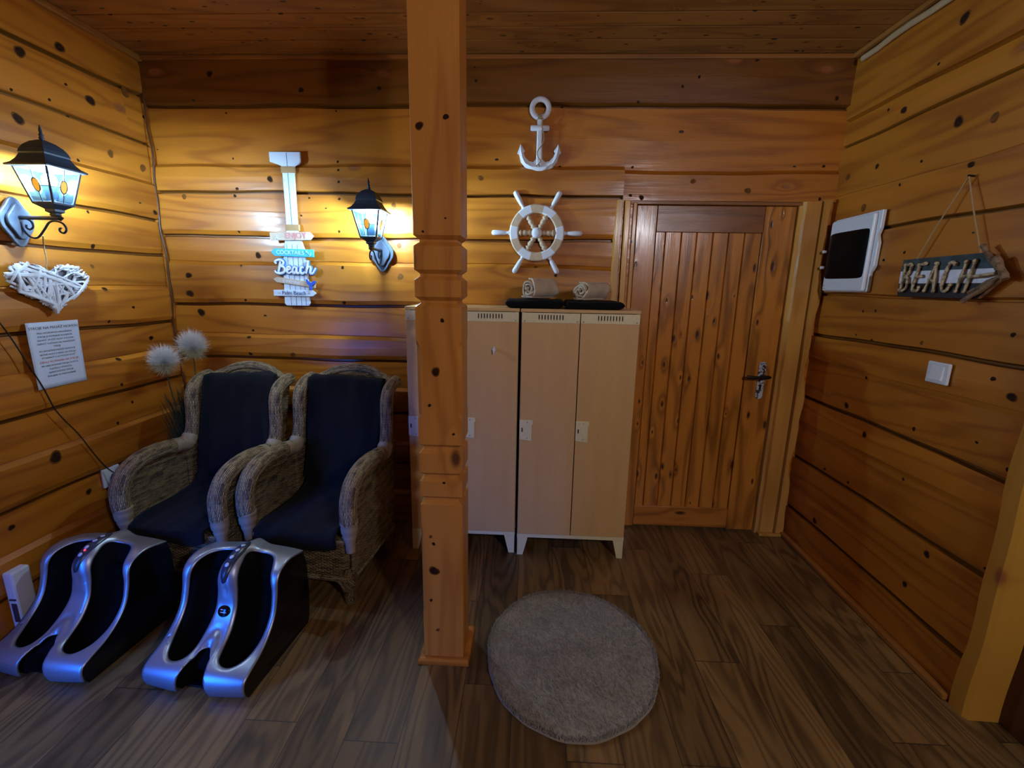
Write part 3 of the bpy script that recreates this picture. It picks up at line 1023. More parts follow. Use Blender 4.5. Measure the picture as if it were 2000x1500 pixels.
rings = []
zs = []
for (z, ins) in prof:
    zs.append((z, ins, .002))
zs += [(1.352, 0, .002), (1.330, 0, .014), (1.075, 0, .014), (1.053, 0, .002)]
zs += [(2.45, 0, .002), (.62, 0, .002), (.60, 0, .007), (.25, 0, .007), (.23, 0, .002)]
zs.sort()
vs, fs, rn = [], [], []
for (z, ins, c) in zs:
    vs += post_ring(z, ins, c)
for i in range(len(zs) - 1):
    for k in range(8):
        fs.append((i * 8 + k, i * 8 + (k + 1) % 8, i * 8 + 8 + (k + 1) % 8, i * 8 + 8 + k))
        rn.append(.21 + .1 * (k // 2))
post = empty('carved_post', 'square orange pine post with carved grooves, standing in front of the lockers', 'post', (0, 0, 0))
sf_ = MB().add(vs, fs, None, False, rn).build('shaft', 'post', post, fixn=False)
add_knots(sf_, KNOTS_POST, lambda a, z: ((a, 0, z), (0, 1, 0)))
for (a, b, nx, ny) in (((PX0, PY0), (PX1, PY0), 0, -1), ((PX1, PY0), (PX1, PY1), 1, 0), ((PX1, PY1), (PX0, PY1), 0, 1), ((PX0, PY1), (PX0, PY0), -1, 0)):
    dx, dy = (b[0] - a[0]), (b[1] - a[1])
    l = hypot(dx, dy)
    dx, dy = dx / l, dy / l
    wd, e = .026, .0008
    vs = []
    for z, k in ((.0005, wd), (.016, wd - .003), (.022, wd - .010), (.022, e)):
        vs += [(a[0] - dx * k + nx * k, a[1] - dy * k + ny * k, z), (b[0] + dx * k + nx * k, b[1] + dy * k + ny * k, z)]
    vs += [(a[0] + nx * e - dx * e, a[1] + ny * e - dy * e, .0005), (b[0] + nx * e + dx * e, b[1] + ny * e + dy * e, .0005)]
    fs = [(0, 1, 3, 2), (2, 3, 5, 4), (4, 5, 7, 6), (6, 7, 9, 8), (0, 2, 4, 6, 8), (1, 9, 7, 5, 3)]
    MB().add(vs, fs, rnd=.4).build('base_trim', 'rail_light', post)
for px_, pz_ in ((-.385, .012), (-.275, .012)):
    pass

# ------------------------------------------------------------------ lockers
LZ = 1.43


def make_locker(x0, x1, y0, label):
    t = empty('locker_cabinet', label, 'locker', ((x0 + x1) / 2, y0, 0), 0, 'two-door lockers by the back wall')
    w = (x1 - x0) / 2 - .002
    d = .325
    mb = MB()
    mb.box(-w, -w + .016, .002, d, .135, LZ - .018)
    mb.box(w - .016, w, .002, d, .135, LZ - .018)
    mb.box(-w + .016, w - .016, d - .01, d, .135, LZ - .018)
    mb.box(-w + .016, w - .016, .004, d - .01, .135, .150)
    mb.build('body', 'laminate', t)
    MB().box(-w + .017, w - .017, .016, d - .012, .151, LZ - .019).build('interior', 'dark_in', t)
    MB().box(-w - .004, w + .004, -.006, d, LZ - .017, LZ).build('top', 'laminate', t, bevel=.002)
    e = MB().box(-w - .001, w + .001, .0, .0018, .135, LZ - .020)
    for s in (-1, 1):
        c = s * w / 2
        a, b = c - w / 2 + .003, c + w / 2 - .003
        if s == 1:
            a -= .001
        dr = MB().box(a, b, -.016, 0, .138, 1.377).build('door', 'laminate', t, bevel=.001)
        # vent plate with nine open slots
        z0, z1 = 1.360, 1.411
        mb = MB()
        sl = [c - .062 + .0155 * k for k in range(9)]
        mb.box(a, b, -.0185, -.0165, z0, 1.373)
        mb.box(a, b, -.0185, -.0165, 1.401, z1)
        xs = [a] + sum([[q - .0028, q + .0028] for q in sl], []) + [b]
        for k in range(0, len(xs), 2):
            mb.box(xs[k], xs[k + 1], -.0185, -.0165, 1.373, 1.401)
        vp = mb.build('vent_plate', 'cream', dr)
        for q in (a + .014, b - .014):
            MB().lathe([(.0001, .0206), (.003, .0205), (.004, .0188), (.004, .0168)], 10, (q, 0, 1.368), 'y').build('screw', 'screw', vp)
        for q in (a, b - .004):
            MB().box(q, q + .004, -.016, 0, 1.3775, z1).build('plate_edge', 'cream', vp)
        # lock plate on the left edge of the door
        poly = [(a - .001, .715), (a + .062, .708), (a + .066, .712), (a + .066, .800), (a + .072, .805), (a + .072, .820), (a + .068, .828), (a - .001, .828)]
        lp = MB().prism(poly, -.0225, -.0165).build('lock_plate', 'cream', dr, bevel=.0015)
        MB().prism([(a + .010, .760), (a + .016, .760), (a + .016, .784), (a + .010, .784)], -.0245, -.0225).build('keyhole', 'iron', lp, bevel=.001)
        for q, z in ((a + .040, .816), (a + .040, .724)):
            MB().lathe([(.0001, .0248), (.003, .0246), (.004, .0226)], 10, (q, 0, z), 'y').build('screw', 'screw', lp)
    # cream base frame with splayed legs
    mb = MB().box(-w, w, -.012, .0, .113, .1345).box(-w, -w + .012, .0, d - .02, .113, .1345).box(w - .012, w, .0, d - .02, .113, .1345)
    mb.build('base_frame', 'cream', t, bevel=.001)
    for s in (-1, 1):
        for yy in (-.012, d - .045):
            poly = [(s * w, .1125), (s * (w - .062), .1125), (s * (w - .035), .0005), (s * w, .0005)]
            m = MB()
            m.prism(poly, yy, yy + .002)
            m.prism([(yy, .1125), (yy + .05, .1125), (yy + .028, .0005), (yy, .0005)], s * w, s * (w - .002), lambda a, b, d_: (d_, a, b))
            m.build('leg', 'cream', t)
    return t


L1 = make_locker(-.676, -.064, 2.446, 'beech locker cabinet with two doors, half hidden behind the orange post')
L2 = make_locker(-.054, .568, 2.430, 'beech locker cabinet with two doors, next to the plank door, towels on top')
hk = MB()
hk.tube([(-.195, 2.416, 1.226), (-.195, 2.410, 1.222), (-.195, 2.405, 1.205), (-.196, 2.406, 1.19)], [.003, .004, .006, .003], 8)
hk.tube([(-.195, 2.425, 1.214), (-.195, 2.412, 1.213)], .010, 12)
tag(hk.build('door_hook', 'white'), 'small white hook stuck high on the locker door right of the post', 'hook')

# ------------------------------------------------------------------ towels on the lockers


def soft_slab(x0, x1, y0, y1, z0, h, seed, bul=.012, nx=36, ny=18):
    """folded towel: rounded edges and a slightly uneven top"""
    mb = MB()
    N = 28

    def f(u, v):
        a = v * 2 * pi
        # superellipse section across y-z, length along x
        cy_, sz = cos(a), sin(a)
        e = .45
        yy = math.copysign(abs(cy_) ** e, cy_)
        zz = math.copysign(abs(sz) ** e, sz)
        end = min(1, (min(u, 1 - u) / .06 + .02)) ** .4
        x = x0 + (x1 - x0) * u
        ym, zm = (y0 + y1) / 2, z0 + h / 2
        nz = mnoise.noise(Vector((x * 9 + seed, yy * 2, zz * 1.5)))
        p = (x, ym + yy * (y1 - y0) / 2 * (.93 + .07 * end) + nz * .012, zm + zz * h / 2 * end + (nz * bul * .6 if zz > 0 else 0))
        return (*p, x, a)
    mb.grid(nx, N, f)
    return mb


b1 = soft_slab(-.140, .172, 2.445, 2.70, LZ + .0015, .048, 1.0).build('folded_towel', 'black_towel', weld=True)
tag(b1, 'black folded towel on the lockers, under the left beige towel roll', 'towel', 'folded black towels on the lockers')
b2 = soft_slab(.178, .490, 2.440, 2.69, LZ + .0015, .042, 5.0).build('folded_towel', 'black_towel', weld=True)
tag(b2, 'black folded towel on the lockers, under the right beige towel roll', 'towel', 'folded black towels on the lockers')


def towel_roll(loc, ang, length, R, label, seed):
    t = empty('rolled_towel', label, 'towel', loc, ang, 'rolled beige towels on the lockers')
    mb = MB()
    turns, N = 3.1, 110
    th = R / (turns + .75)

    def f(u, v):
        a = u * turns * 2 * pi
        r = R * .16 + (R * .97 - R * .16) * u
        r *= 1 + .07 * sin(a * 2 + seed) + .04 * sin(a * 3.3 + seed * 2)
        end = length / 2 * (1 - .05 * sin(a * 1.7 + seed) * (1 if v in (0, 1) else 1))
        y = (v - .5) * 2 * end
        sag = .93
        return (r * cos(a + 1.1), y + .006 * sin(a * 2.3 + seed), max(r * sin(a + 1.1) * sag, -R * .86) + R * .86, a * .02, y)
    mb.grid(N, 14, f)
    o = mb.build('roll', 'beige_towel', t, solid=.0095)
    # outer loose flap
    mb = MB()

    def g(u, v):
        y = (v - .5) * length * .985
        a = -2.35 + u * 1.2
        r = R * 1.03 + .004 * sin(v * 9 + seed)
        return (r * cos(a) - .006 * (1 - u), y, max(r * sin(a) + R * .86, .002), u * .1, y)
    mb.grid(10, 10, g)
    mb.build('loose_end', 'beige_towel', t, solid=.009)
    return t


towel_roll((.045, 2.562, LZ + .058), -33, .235, .052, 'beige rolled towel on the left black towel, above the second locker door', .4)
towel_roll((.325, 2.558, LZ + .052), -38, .235, .050, 'beige rolled towel on the right black towel, beside the plank door', 2.2)

# ------------------------------------------------------------------ lanterns


def make_lantern(loc, rz, label):
    """origin at the wall, arm pointing along local +x, z = 0 at the arm"""
    t = empty('wall_lantern', label, 'lamp', loc, rz, 'wall lanterns')
    D = .19  # distance of the lantern axis from the wall
    H0 = .195  # cap edge height above the arm
    # wall plate, stepped ogee outline
    def plate(sc, d0, d1):
        poly = []
        for k in range(40):
            a = 2 * pi * k / 40
            r = .066 * (1 + .10 * cos(4 * a)) * sc
            b = sin(a)
            poly.append((r * cos(a) * .95, -.012 + r * b * (1.32 if b > 0 else 1.5)))
        return MB().prism(poly, d0, d1, lambda a, b, d: (d, a, b))
    pl = plate(1, .001, .016).build('wall_plate', 'plate', t, bevel=.004)
    plate(.72, .0165, .030).build('plate_boss', 'plate', pl, bevel=.005)
    for sy in (-.045, .045):
        MB().lathe([(.005, .0165), (.004, .019), (.0005, .020)], 10, (0, sy, -.01), 'x').build('screw', 'iron', pl)
    # arm
    mb = MB()
    mb.tube([(.028, 0, 0), (D + .012, 0, 0)], .0085, 8)
    mb.lathe([(.0085, D + .012), (.012, D + .016), (.007, D + .024), (.0008, D + .034)], 10, axis='x')
    mb.build('arm', 'lantern', t)
    sc = [(.028, 0, -.018), (.034, 0, -.050), (.060, 0, -.078), (.092, 0, -.080), (.125, 0, -.050), (.155, 0, -.018), (.185, 0, -.012), (.215, 0, -.022), (.226, 0, -.044), (.214, 0, -.060), (.198, 0, -.056), (.196, 0, -.044), (.204, 0, -.040)]
    mb = MB().tube(cr(sc, 6), .0042, 8)
    sc = [(.058, 0, -.005), (.075, 0, -.015), (.080, 0, -.036), (.064, 0, -.048), (.050, 0, -.040), (.052, 0, -.028)]
    mb.tube(cr(sc, 6), .0038, 8)
    mb.build('scroll', 'lantern', t)

    def sq(r, z):
        return [(D - r, -r, z), (D + r, -r, z), (D + r, r, z), (D - r, r, z)]
    # taper base below the panes

    def loft(prof, name, mat, parent, cap=(True, True), smooth=False):
        m = MB()
        vs = []
        for r, z in prof:
            vs += sq(r, z)
        fs = [(i * 4 + k, i * 4 + (k + 1) % 4, i * 4 + 4 + (k + 1) % 4, i * 4 + 4 + k) for i in range(len(prof) - 1) for k in range(4)]
        if cap[0]:
            fs.append((3, 2, 1, 0))
        if cap[1]:
            q = len(prof) * 4 - 4
            fs.append((q, q + 1, q + 2, q + 3))
        m.add(vs, fs)
        return m.build(name, mat, parent, bevel=.001)
    zb, zt = H0 - .138, H0 - .004
    rb, rt = .043, .071
    loft([(.010, .004), (.014, .012), (.012, .018), (.022, .024), (.022, .034), (.040, .048), (.046, .052), (.046, zb)], 'lantern_base', 'lantern', t)
    loft([(.088, H0 - .006), (.090, H0), (.075, H0 + .010), (.063, H0 + .026), (.054, H0 + .046), (.056, H0 + .052), (.052, H0 + .066), (.043, H0 + .083), (.028, H0 + .098), (.012, H0 + .107), (.006, H0 + .109)], 'cap', 'lantern', t)
    MB().lathe([(.006, H0 + .107), (.010, H0 + .114), (.006, H0 + .122), (.009, H0 + .127), (.005, H0 + .134), (.006, H0 + .146), (.001, H0 + .166)], 12, (D, 0, 0)).build('finial', 'lantern', t)
    # corner bars and rails
    mb = MB()
    for sx in (-1, 1):
        for sy in (-1, 1):
            mb.tube([(D + sx * rb, sy * rb, zb - .002), (D + sx * rt, sy * rt, zt)], .0046, 6)
    for r, z in ((rb, zb), (rt, zt)):
        c = sq(r, z)
        for k in range(4):
            mb.tube([c[k], c[(k + 1) % 4]], .0042, 6)
    mb.build('cage', 'lantern', t)
    # four panes with leading and an amber oval
    for k in range(4):
        rot = Matrix.Translation((D, 0, 0)) @ Matrix.Rotation(k * pi / 2, 4, 'Z')

        def P(a, h, e=0.):  # a in -1..1 across, h 0..1 up
            r = rb + (rt - rb) * h
            return (r + e, a * r * .96, zb + (zt - zb) * h)
        m = MB()
        m.add([P(-1, .01), P(1, .01), P(1, .99), P(-1, .99), P(-1, .01, -.002), P(1, .01, -.002), P(1, .99, -.002), P(-1, .99, -.002)],
              [(0, 1, 2, 3), (7, 6, 5, 4), (0, 4, 5, 1), (1, 5, 6, 2), (2, 6, 7, 3), (3, 7, 4, 0)])
        pn = m.xf(rot).build('pane', 'glass', t)
        m = MB()
        m.tube([P(0, .02, .001), P(0, .30, .001)], .0020, 5)
        m.tube([P(0, .66, .001), P(0, .98, .001)], .0020, 5)
        m.tube([P(-1, .46, .001), P(-.30, .46, .001)], .0020, 5)
        m.tube([P(.30, .46, .001), P(1, .46, .001)], .0020, 5)
        el = [P(.27 * cos(q * pi / 12), .48 + .19 * sin(q * pi / 12), .001) for q in range(24)]
        m.tube(el, .0022, 5, closed=True)
        m.xf(rot).build('leading', 'lead', pn)
        m = MB()
        A = [P(.26 * cos(q * pi / 12), .48 + .18 * sin(q * pi / 12), .0015) for q in range(24)]
        B = [P(.26 * cos(q * pi / 12), .48 + .18 * sin(q * pi / 12), .0004) for q in range(24)]
        m.add(A + B, [tuple(range(24)), tuple(range(47, 23, -1))] + [(q, q + 24, (q + 1) % 24 + 24, (q + 1) % 24) for q in range(24)])
        m.xf(rot).build('amber_oval', 'amber', pn)
    bz = H0 - .055
    MB().lathe([(.020, bz - .0065), (.024, bz), (.0245, bz + .010), (.021, bz + .024), (.012, bz + .033), (.001, bz + .036)], 18, (D, 0, 0)).build('bulb', 'bulb', t)
    MB().lathe([(.016, zb + .0005), (.016, zb + .012), (.020, zb + .022), (.0235, bz - .012), (.0235, bz - .008), (.018, bz - .007)], 16, (D, 0, 0)).build('lamp_socket', 'lantern', t)
    return t


make_lantern((LX + .022, 1.955, 1.795), 0, 'black glass wall lantern, lit, on the left wall above the white heart')
make_lantern((-.888, BY - .022, 1.735), -90, 'black glass wall lantern, lit, on the back wall beside the orange post')

# ------------------------------------------------------------------ white strip heart


def in_poly(p, poly):
    x, y = p
    c = False
    j = len(poly) - 1
    for i in range(len(poly)):
        xi, yi = poly[i][0], poly[i][1]
        xj, yj = poly[j][0], poly[j][1]
        if (yi > y) != (yj > y) and x < (xj - xi) * (y - yi) / (yj - yi) + xi:
            c = not c
        j = i
    return c


heart = empty('hanging_heart', 'white woven strip heart hanging on a string under the left lantern', 'ornament', (LX + .024, 2.035, 1.382))
ho = []
for k in range(80):
    a = 2 * pi * k / 80
    x = 16 * sin(a) ** 3
    z = 13 * cos(a) - 5 * cos(2 * a) - 2 * cos(3 * a) - cos(4 * a)
    ho.append((x / 16 * .182, (z + 17) / 29 * .228))
FH = lambda a, b, d: (d, a, b)
MB().prism([(x * .9, .012 + z * .91) for x, z in ho], .012, .022, FH).build('core', 'grey_strip', heart)
mb = MB()
rs = random.Random(3)
cnt = 0
for k in range(150):
    i, j = rs.randrange(80), rs.randrange(80)
    a, b = Vector(ho[i]), Vector(ho[j])
    if (a - b).length < .09:
        continue
    ok = all(in_poly(tuple(a.lerp(b, s_)), ho) for s_ in (.08, .2, .35, .5, .65, .8, .92))
    if not ok:
        continue
    cnt += 1
    if cnt > 46:
        break
    t_ = (b - a).normalized()
    n_ = Vector((-t_.y, t_.x))
    w_ = rs.uniform(.003, .0085)
    d = .022 + rs.random() * .012
    vs, N = [], 6
    for q in range(N + 1):
        s_ = q / N
        c_ = a.lerp(b, s_)
        dd = d + .014 * sin(pi * s_) ** .6 - .004
        for sg, e in ((-1, -.001), (-.5, .0018), (.5, .0018), (1, -.001)):
            vs.append((dd + e, c_.x + n_.x * w_ * sg, c_.y + n_.y * w_ * sg))
    fs = [(q * 4 + r, q * 4 + r + 1, q * 4 + r + 5, q * 4 + r + 4) for q in range(N) for r in range(3)]
    mb.add(vs, fs)
for k in range(64):
    i = rs.randrange(80)
    p = Vector(ho[i])
    c_ = Vector((0, .13))
    q = p.lerp(c_, rs.uniform(.18, .4))
    off = Vector((rs.uniform(-.02, .02), rs.uniform(-.02, .02)))
    mb.tube([(.016, p.x * .95, p.y * .95 + .006), (.028, p.x * .97, p.y * .97 + .004), (.036 + rs.random() * .006, q.x + off.x, q.y + off.y)], rs.uniform(.003, .006), 5, flat=.4)
mb.build('woven_strips', 'white_strip', heart, solid=.002)
MB().tube(cr([(.03, -.004, .185), (.028, -.012, .21), (.03, -.006, .24), (.034, -.010, .30), (.060, -.03, .345)], 5), .0028, 6).build('string', 'rope', heart)

# ------------------------------------------------------------------ paper notice
paper = empty('paper_notice', 'white printed paper notice pinned to the left wall below the heart', 'notice', (LX + .026, 2.022, 1.052))
PW, PH = .237, .299
sh = -.02


def fp(a, b, d=0):
    cu = .010 * max(0, (b / PH - .75)) * 2
    q = b / PH
    return (.0015 + d + cu * .5 + .010 * (1 - q) * (1 - a / PW) ** 2, (a - PW / 2) + .006 * (q - .5), b)


mb = MB()
mb.grid(12, 14, lambda u, v: (*fp(u * PW, v * PH), u, v))
mb.build('sheet', 'paper', paper, solid=.0006)
lines = [(.272, 'STROJE NA MASÁŽ NOHOU', .0155, 'ink', 1.15), (.249, 'PRED VSTUPOM DO MASÁŽNEHO', .0105, 'ink', 1), (.233, 'STROJA JE POTREBNÉ SI NAJSKÔR', .0105, 'ink', 1),
         (.217, 'SADNÚŤ, VLOŽIŤ NOHY A POTOM', .0105, 'ink', 1), (.201, 'ZAPNÚŤ TLAČIDLO NA MASÁŽNOM', .0105, 'ink', 1), (.186, 'STROJI', .0105, 'ink', 1),
         (.168, 'PO UKONČENÍ MASÁŽE NOHOU JE', .0105, 'ink', 1), (.152, 'NUTNÉ NOHY Z NEHO ZO STROJA', .0105, 'ink', 1), (.137, 'VYTIAHNUŤ A AŽ POTOM VSTAŤ', .0105, 'ink', 1),
         (.118, 'ZÁKAZ VSTÁVANIA NA STROJI!', .0125, 'red_ink', 1.05), (.101, 'PRI ZABLOKOVANÍ STROJA STLAČTE', .0105, 'ink', 1), (.085, 'TLAČIDLO VYPNUTIA', .0105, 'ink', 1.05),
         (.069, 'NEPREŤAŽOVAŤ STROJE', .0105, 'ink', 1), (.053, 'ĎAKUJEME ZA POROZUMENIE', .0100, 'ink', 1)]
mi, mr = MB(), MB()
for (zz, s_, sz, m_, sx) in lines:
    tm = text_mesh(s_, sz, .0003, lambda a, b, d, zz=zz: fp(min(max(a + PW / 2 + .002, .004), PW - .004), zz + b, d + .0008), sx=sx)
    (mr if m_ == 'red_ink' else mi).add(tm.v, [list(f) for f in tm.f])
mi.build('print', 'ink', paper, fixn=False)
mr.build('red_print', 'red_ink', paper, fixn=False)

# ------------------------------------------------------------------ paddle shaped beach sign
pad = empty('paddle_sign', 'white paddle shaped beach sign with small arrow boards, left of the back lantern', 'sign', (-1.42, BY - .024, 1.403))
out = [(-.094, .864), (.086, .864), (.086, .812), (.076, .800), (.050, .790), (.044, .765), (.042, .60), (.040, .435), (.060, .365), (.072, .33), (.072, .285), (.080, .255), (.080, .02), (.070, .003), (-.066, .003), (-.078, .015), (-.066, .255), (-.062, .285), (-.050, .33), (-.048, .365), (-.030, .435), (-.026, .60), (-.026, .765), (-.030, .790), (-.056, .800), (-.094, .812)]
FB = lambda a, b, d: (a, -d, b)
MB().prism(out, .003, .015, FB).build('paddle_board', 'white_board', pad, bevel=.003)
mb = MB()
mb.box(.006, .009, -.0158, -.015, .44, .86)
for q in (-.036, -.004, .027, .055):
    mb.box(q, q + .0025, -.0158, -.015, .006, .36 if abs(q) < .045 else .28)
mb.build('board_joints', 'navy_text', pad)
for z0 in (.752, .437):
    MB().box(-.031, .049, -.0185, -.0015, z0, z0 + .035).build('jute_band', 'rope', pad, bevel=.003)


def arrow(x0, x1, zc, h, tip, mat, rot=0, d0=.016, d1=.026):
    hh = h / 2
    tl = .022
    if tip > 0:
        p = [(x0, -hh), (x1 - tl, -hh), (x1, 0), (x1 - tl, hh), (x0, hh)]
    else:
        p = [(x0 + tl, -hh), (x1, -hh), (x1, hh), (x0 + tl, hh), (x0, 0)]
    xm = (x0 + x1) / 2
    c, s_ = cos(rot), sin(rot)
    p = [(xm + (a - xm) * c - b * s_, zc + (a - xm) * s_ + b * c) for a, b in p]
    return MB().prism(p, d0, d1, FB).build('arrow_board', mat, pad, bevel=.002)


def FT(xm, zc, rot=0, d0=.0262):
    c, s_ = cos(rot), sin(rot)
    return lambda a, b, d: (xm + a * c - b * s_, -(d0 + d), zc + a * s_ + b * c)


a1 = arrow(-.126, .136, .405, .046, 1, 'tan_paint', .02)
a1['label'] = 'pale arrow board reading ENJOY'
text_mesh('ENJOY', .044, .002, FT(.030, .407, .02), sx=1.0).build('lettering', 'red_text', a1)
text_mesh('Y', .040, .002, FT(-.085, .401, pi)).build('starfish_mark', 'sky_text', a1)
a2 = arrow(-.128, .129, .312, .044, -1, 'blue_board', -.02)
a2['label'] = 'turquoise arrow board reading COCKTAILS'
text_mesh('COCKTAILS', .034, .002, FT(-.012, .312, -.02), sx=.92).build('lettering', 'sky_text', a2)
mb = MB()
xa, za = .096, .310
mb.tube([(xa - .014, -.028, za + .014), (xa + .012, -.028, za - .012)], .002, 6)
mb.tube(cr([(xa + .004, -.028, za - .018), (xa + .014, -.028, za - .014), (xa + .016, -.028, za), (xa + .014, -.028, za + .006)], 4), .0018, 6)
mb.tube([(xa - .014, -.028, za + .004), (xa - .004, -.028, za + .014)], .0018, 6)
mb.build('anchor_mark', 'sky_text', a2)
# cursive Beach
ST = [[(.35, 1.0), (.2, 1.15), (.35, 1.32), (.75, 1.40), (1.1, 1.2), (1.0, .9), (.65, .75)], [(.65, .75), (1.1, .65), (1.2, .3), (.95, .05), (.55, 0), (.2, .1), (.1, .3)], [(.78, 1.25), (.62, .6), (.45, .06)],
      [(1.35, .30), (1.75, .45), (1.75, .68), (1.5, .62), (1.4, .28), (1.6, .03), (1.95, .2)], [(2.5, .62), (2.22, .65), (2.02, .3), (2.2, .03), (2.42, .3), (2.52, .68)], [(2.52, .68), (2.48, .15), (2.65, .03), (2.85, .2)],
      [(3.3, .6), (3.1, .68), (2.9, .4), (2.95, .08), (3.15, .02), (3.42, .22)], [(3.85, 1.38), (3.68, .7), (3.52, .02)], [(3.55, .35), (3.85, .7), (4.05, .6), (3.98, .15), (4.1, .02), (4.3, .12), (4.62, .62)]]
sxx, szz = .0550, .056


def script(r, d, mat, par, name, fl):
    m = MB()
    for k, s_ in enumerate(ST):
        pts = cr([(-.118 + x * sxx, -d, .192 + z * szz) for x, z in s_], 6)
        n_ = len(pts)
        m.tube(pts, [r * (.75 + .35 * sin(pi * i / (n_ - 1))) for i in range(n_)], 8, flat=fl, up=(0, 1, 0))
    return m.build(name, mat, par)


bs = script(.0115, .0215, 'mid_blue', pad, 'beach_backing', .45)
bs['label'] = 'blue backing of the word Beach'
script(.0068, .0285, 'white', bs, 'beach_lettering', .5)
a3 = arrow(-.130, .126, .142, .032, -1, 'tan_paint', -.13)
text_mesh('SUNSHINE', .021, .001, FT(-.02, .144, -.13), sx=1.1).build('lettering', 'white_board', a3)
tl = [(.070, .160), (.082, .158), (.094, .146), (.101, .140), (.108, .146), (.122, .152), (.136, .150), (.128, .134), (.112, .126), (.108, .118), (.110, .100), (.101, .096), (.092, .102), (.094, .120), (.080, .134)]
MB().prism(tl, .0275, .034, FB).build('whale_tail', 'royal', pad, bevel=.0015)['label'] = 'royal blue whale tail'
a4 = arrow(-.134, .128, .078, .036, 1, 'white_board', .0)
a4['label'] = 'white arrow board reading Palm Beach'
text_mesh('– Palm Beach –', .032, .002, FT(-.008, .078), sx=1.0).build('lettering', 'navy_text', a4)

# ------------------------------------------------------------------ anchor
anc = empty('wooden_anchor', 'whitewashed wooden anchor hanging high on the back wall', 'ornament', (.020, BY - .004, 2.166))
mb = MB()
mb.tube([(.0 + .046 * cos(a * pi / 14), -.022, .330 + .046 * sin(a * pi / 14)) for a in range(28)], .0145, 10, closed=True, flat=.8, up=(0, 1, 0))
mb.build('ring', 'white_paint', anc)
mb = MB()
mb.add([(-.019, 0, .045), (-.013, -.026, .045), (.013, -.026, .045), (.019, 0, .045), (-.016, 0, .29), (-.010, -.026, .29), (.010, -.026, .29), (.016, 0, .29)],
       [(0, 1, 5, 4), (1, 2, 6, 5), (2, 3, 7, 6), (4, 5, 6, 7), (0, 4, 7, 3)])
mb.build('shank', 'white_paint', anc, bevel=.003)
MB().tube([(-.052, -.02, .232), (-.048, -.02, .232), (0, -.02, .233), (.048, -.02, .232), (.052, -.02, .232)], [.010, .0145, .0145, .0145, .010], 12).build('stock', 'white_paint', anc)
o_ = [(0, 0), (.035, .012), (.075, .030), (.102, .062), (.112, .100), (.124, .108), (.106, .156), (.082, .118), (.090, .108), (.080, .086), (.058, .066), (.034, .060), (.014, .080)]
i_ = [(-x, z) for x, z in o_[::-1]]
ol = o_ + i_[:-1]
mb = MB()
n_ = len(ol)
cen = []
for (x, z) in ol:
    cen.append((x, z))
# faceted front: raised middle ridge along the arms
A = [(x, 0., z) for x, z in ol]
B = [(x * .985, -.014, z * .985 + .001) for x, z in ol]
mb.add(A + B, [(i, i + n_, (i + 1) % n_ + n_, (i + 1) % n_) for i in range(n_)] + [tuple(range(n_))])
half = [0, 1, 2, 3, 4, 5, 6, 7, 8, 9, 10, 11, 12]
ridge = [(0, .030), (.045, .034), (.078, .052), (.094, .082), (.100, .108), (.104, .135)]
for sgn in (1, -1):
    O = [(sgn * x * .985, -.014, z * .985 + .001) for x, z in o_[:7]]
    I = [(sgn * x * .985, -.014, z * .985 + .001) for x, z in (o_[12], o_[11], o_[10], o_[9], o_[8], o_[7])]
    Rg = [(sgn * x, -.028, z) for x, z in ridge]
    vs = O + I + Rg
    fs = [(0, 1, 14, 13), (1, 2, 15, 14), (2, 3, 16, 15), (3, 4, 17, 16), (4, 5, 18, 17), (5, 6, 18), (6, 12, 18), (12, 11, 17, 18), (11, 10, 16, 17), (10, 9, 15, 16), (9, 8, 14, 15), (8, 7, 13, 14)]
    mb.add(vs, fs)
mb.build('fluke_arms', 'white_paint', anc)
mb = MB()
mb.tube(cr([(.012, -.038, .305), (-.014, -.042, .29), (.014, -.042, .275), (.010, -.034, .24), (.024, -.034, .19), (.018, -.034, .15), (-.010, -.036, .11), (-.006, -.038, .08), (.008, -.036, .06), (-.014, -.034, .035)], 6), .0028, 6)
for k in range(3):
    mb.tube([(.018 * cos(a * pi / 6), -.016 + .020 * sin(a * pi / 6), .275 + k * .007) for a in range(12)], .003, 6, closed=True)
mb.build('twine', 'rope', anc)

# ------------------------------------------------------------------ ship wheel
wh = empty('ship_wheel', 'white and bare wood ship wheel on the back wall under the anchor', 'ornament', (.018, BY - .004, 1.846))
for k in range(12):
    m = MB()
    a0 = radians(15 + 30 * k)
    N = 6
    vs, fs = [], []
    for q in range(N + 1):
        a = a0 + radians(30) * q / N
        for r, d in ((.108, -.008), (.108, -.028), (.114, -.034), (.151, -.034), (.157, -.028), (.157, -.008)):
            vs.append((r * cos(a), d, r * sin(a)))
    for q in range(N):
        for j in range(6):
            fs.append((q * 6 + j, q * 6 + (j + 1) % 6, q * 6 + 6 + (j + 1) % 6, q * 6 + 6 + j))
    fs += [tuple(range(6)), tuple(range(N * 6 + 5, N * 6 - 1, -1))]
    m.add(vs, fs)
    w_ = k % 2 == 1
    o = m.build('rim_segment', 'white_paint' if w_ else 'raw_wood', wh)
    o['label'] = 'white painted rim segment' if w_ else 'bare wood rim segment'
MB().lathe([(.030, .004), (.030, .030), (.026, .038), (.012, .042), (.0005, .042)], 20, axis='y').build('hub', 'white_paint', wh)
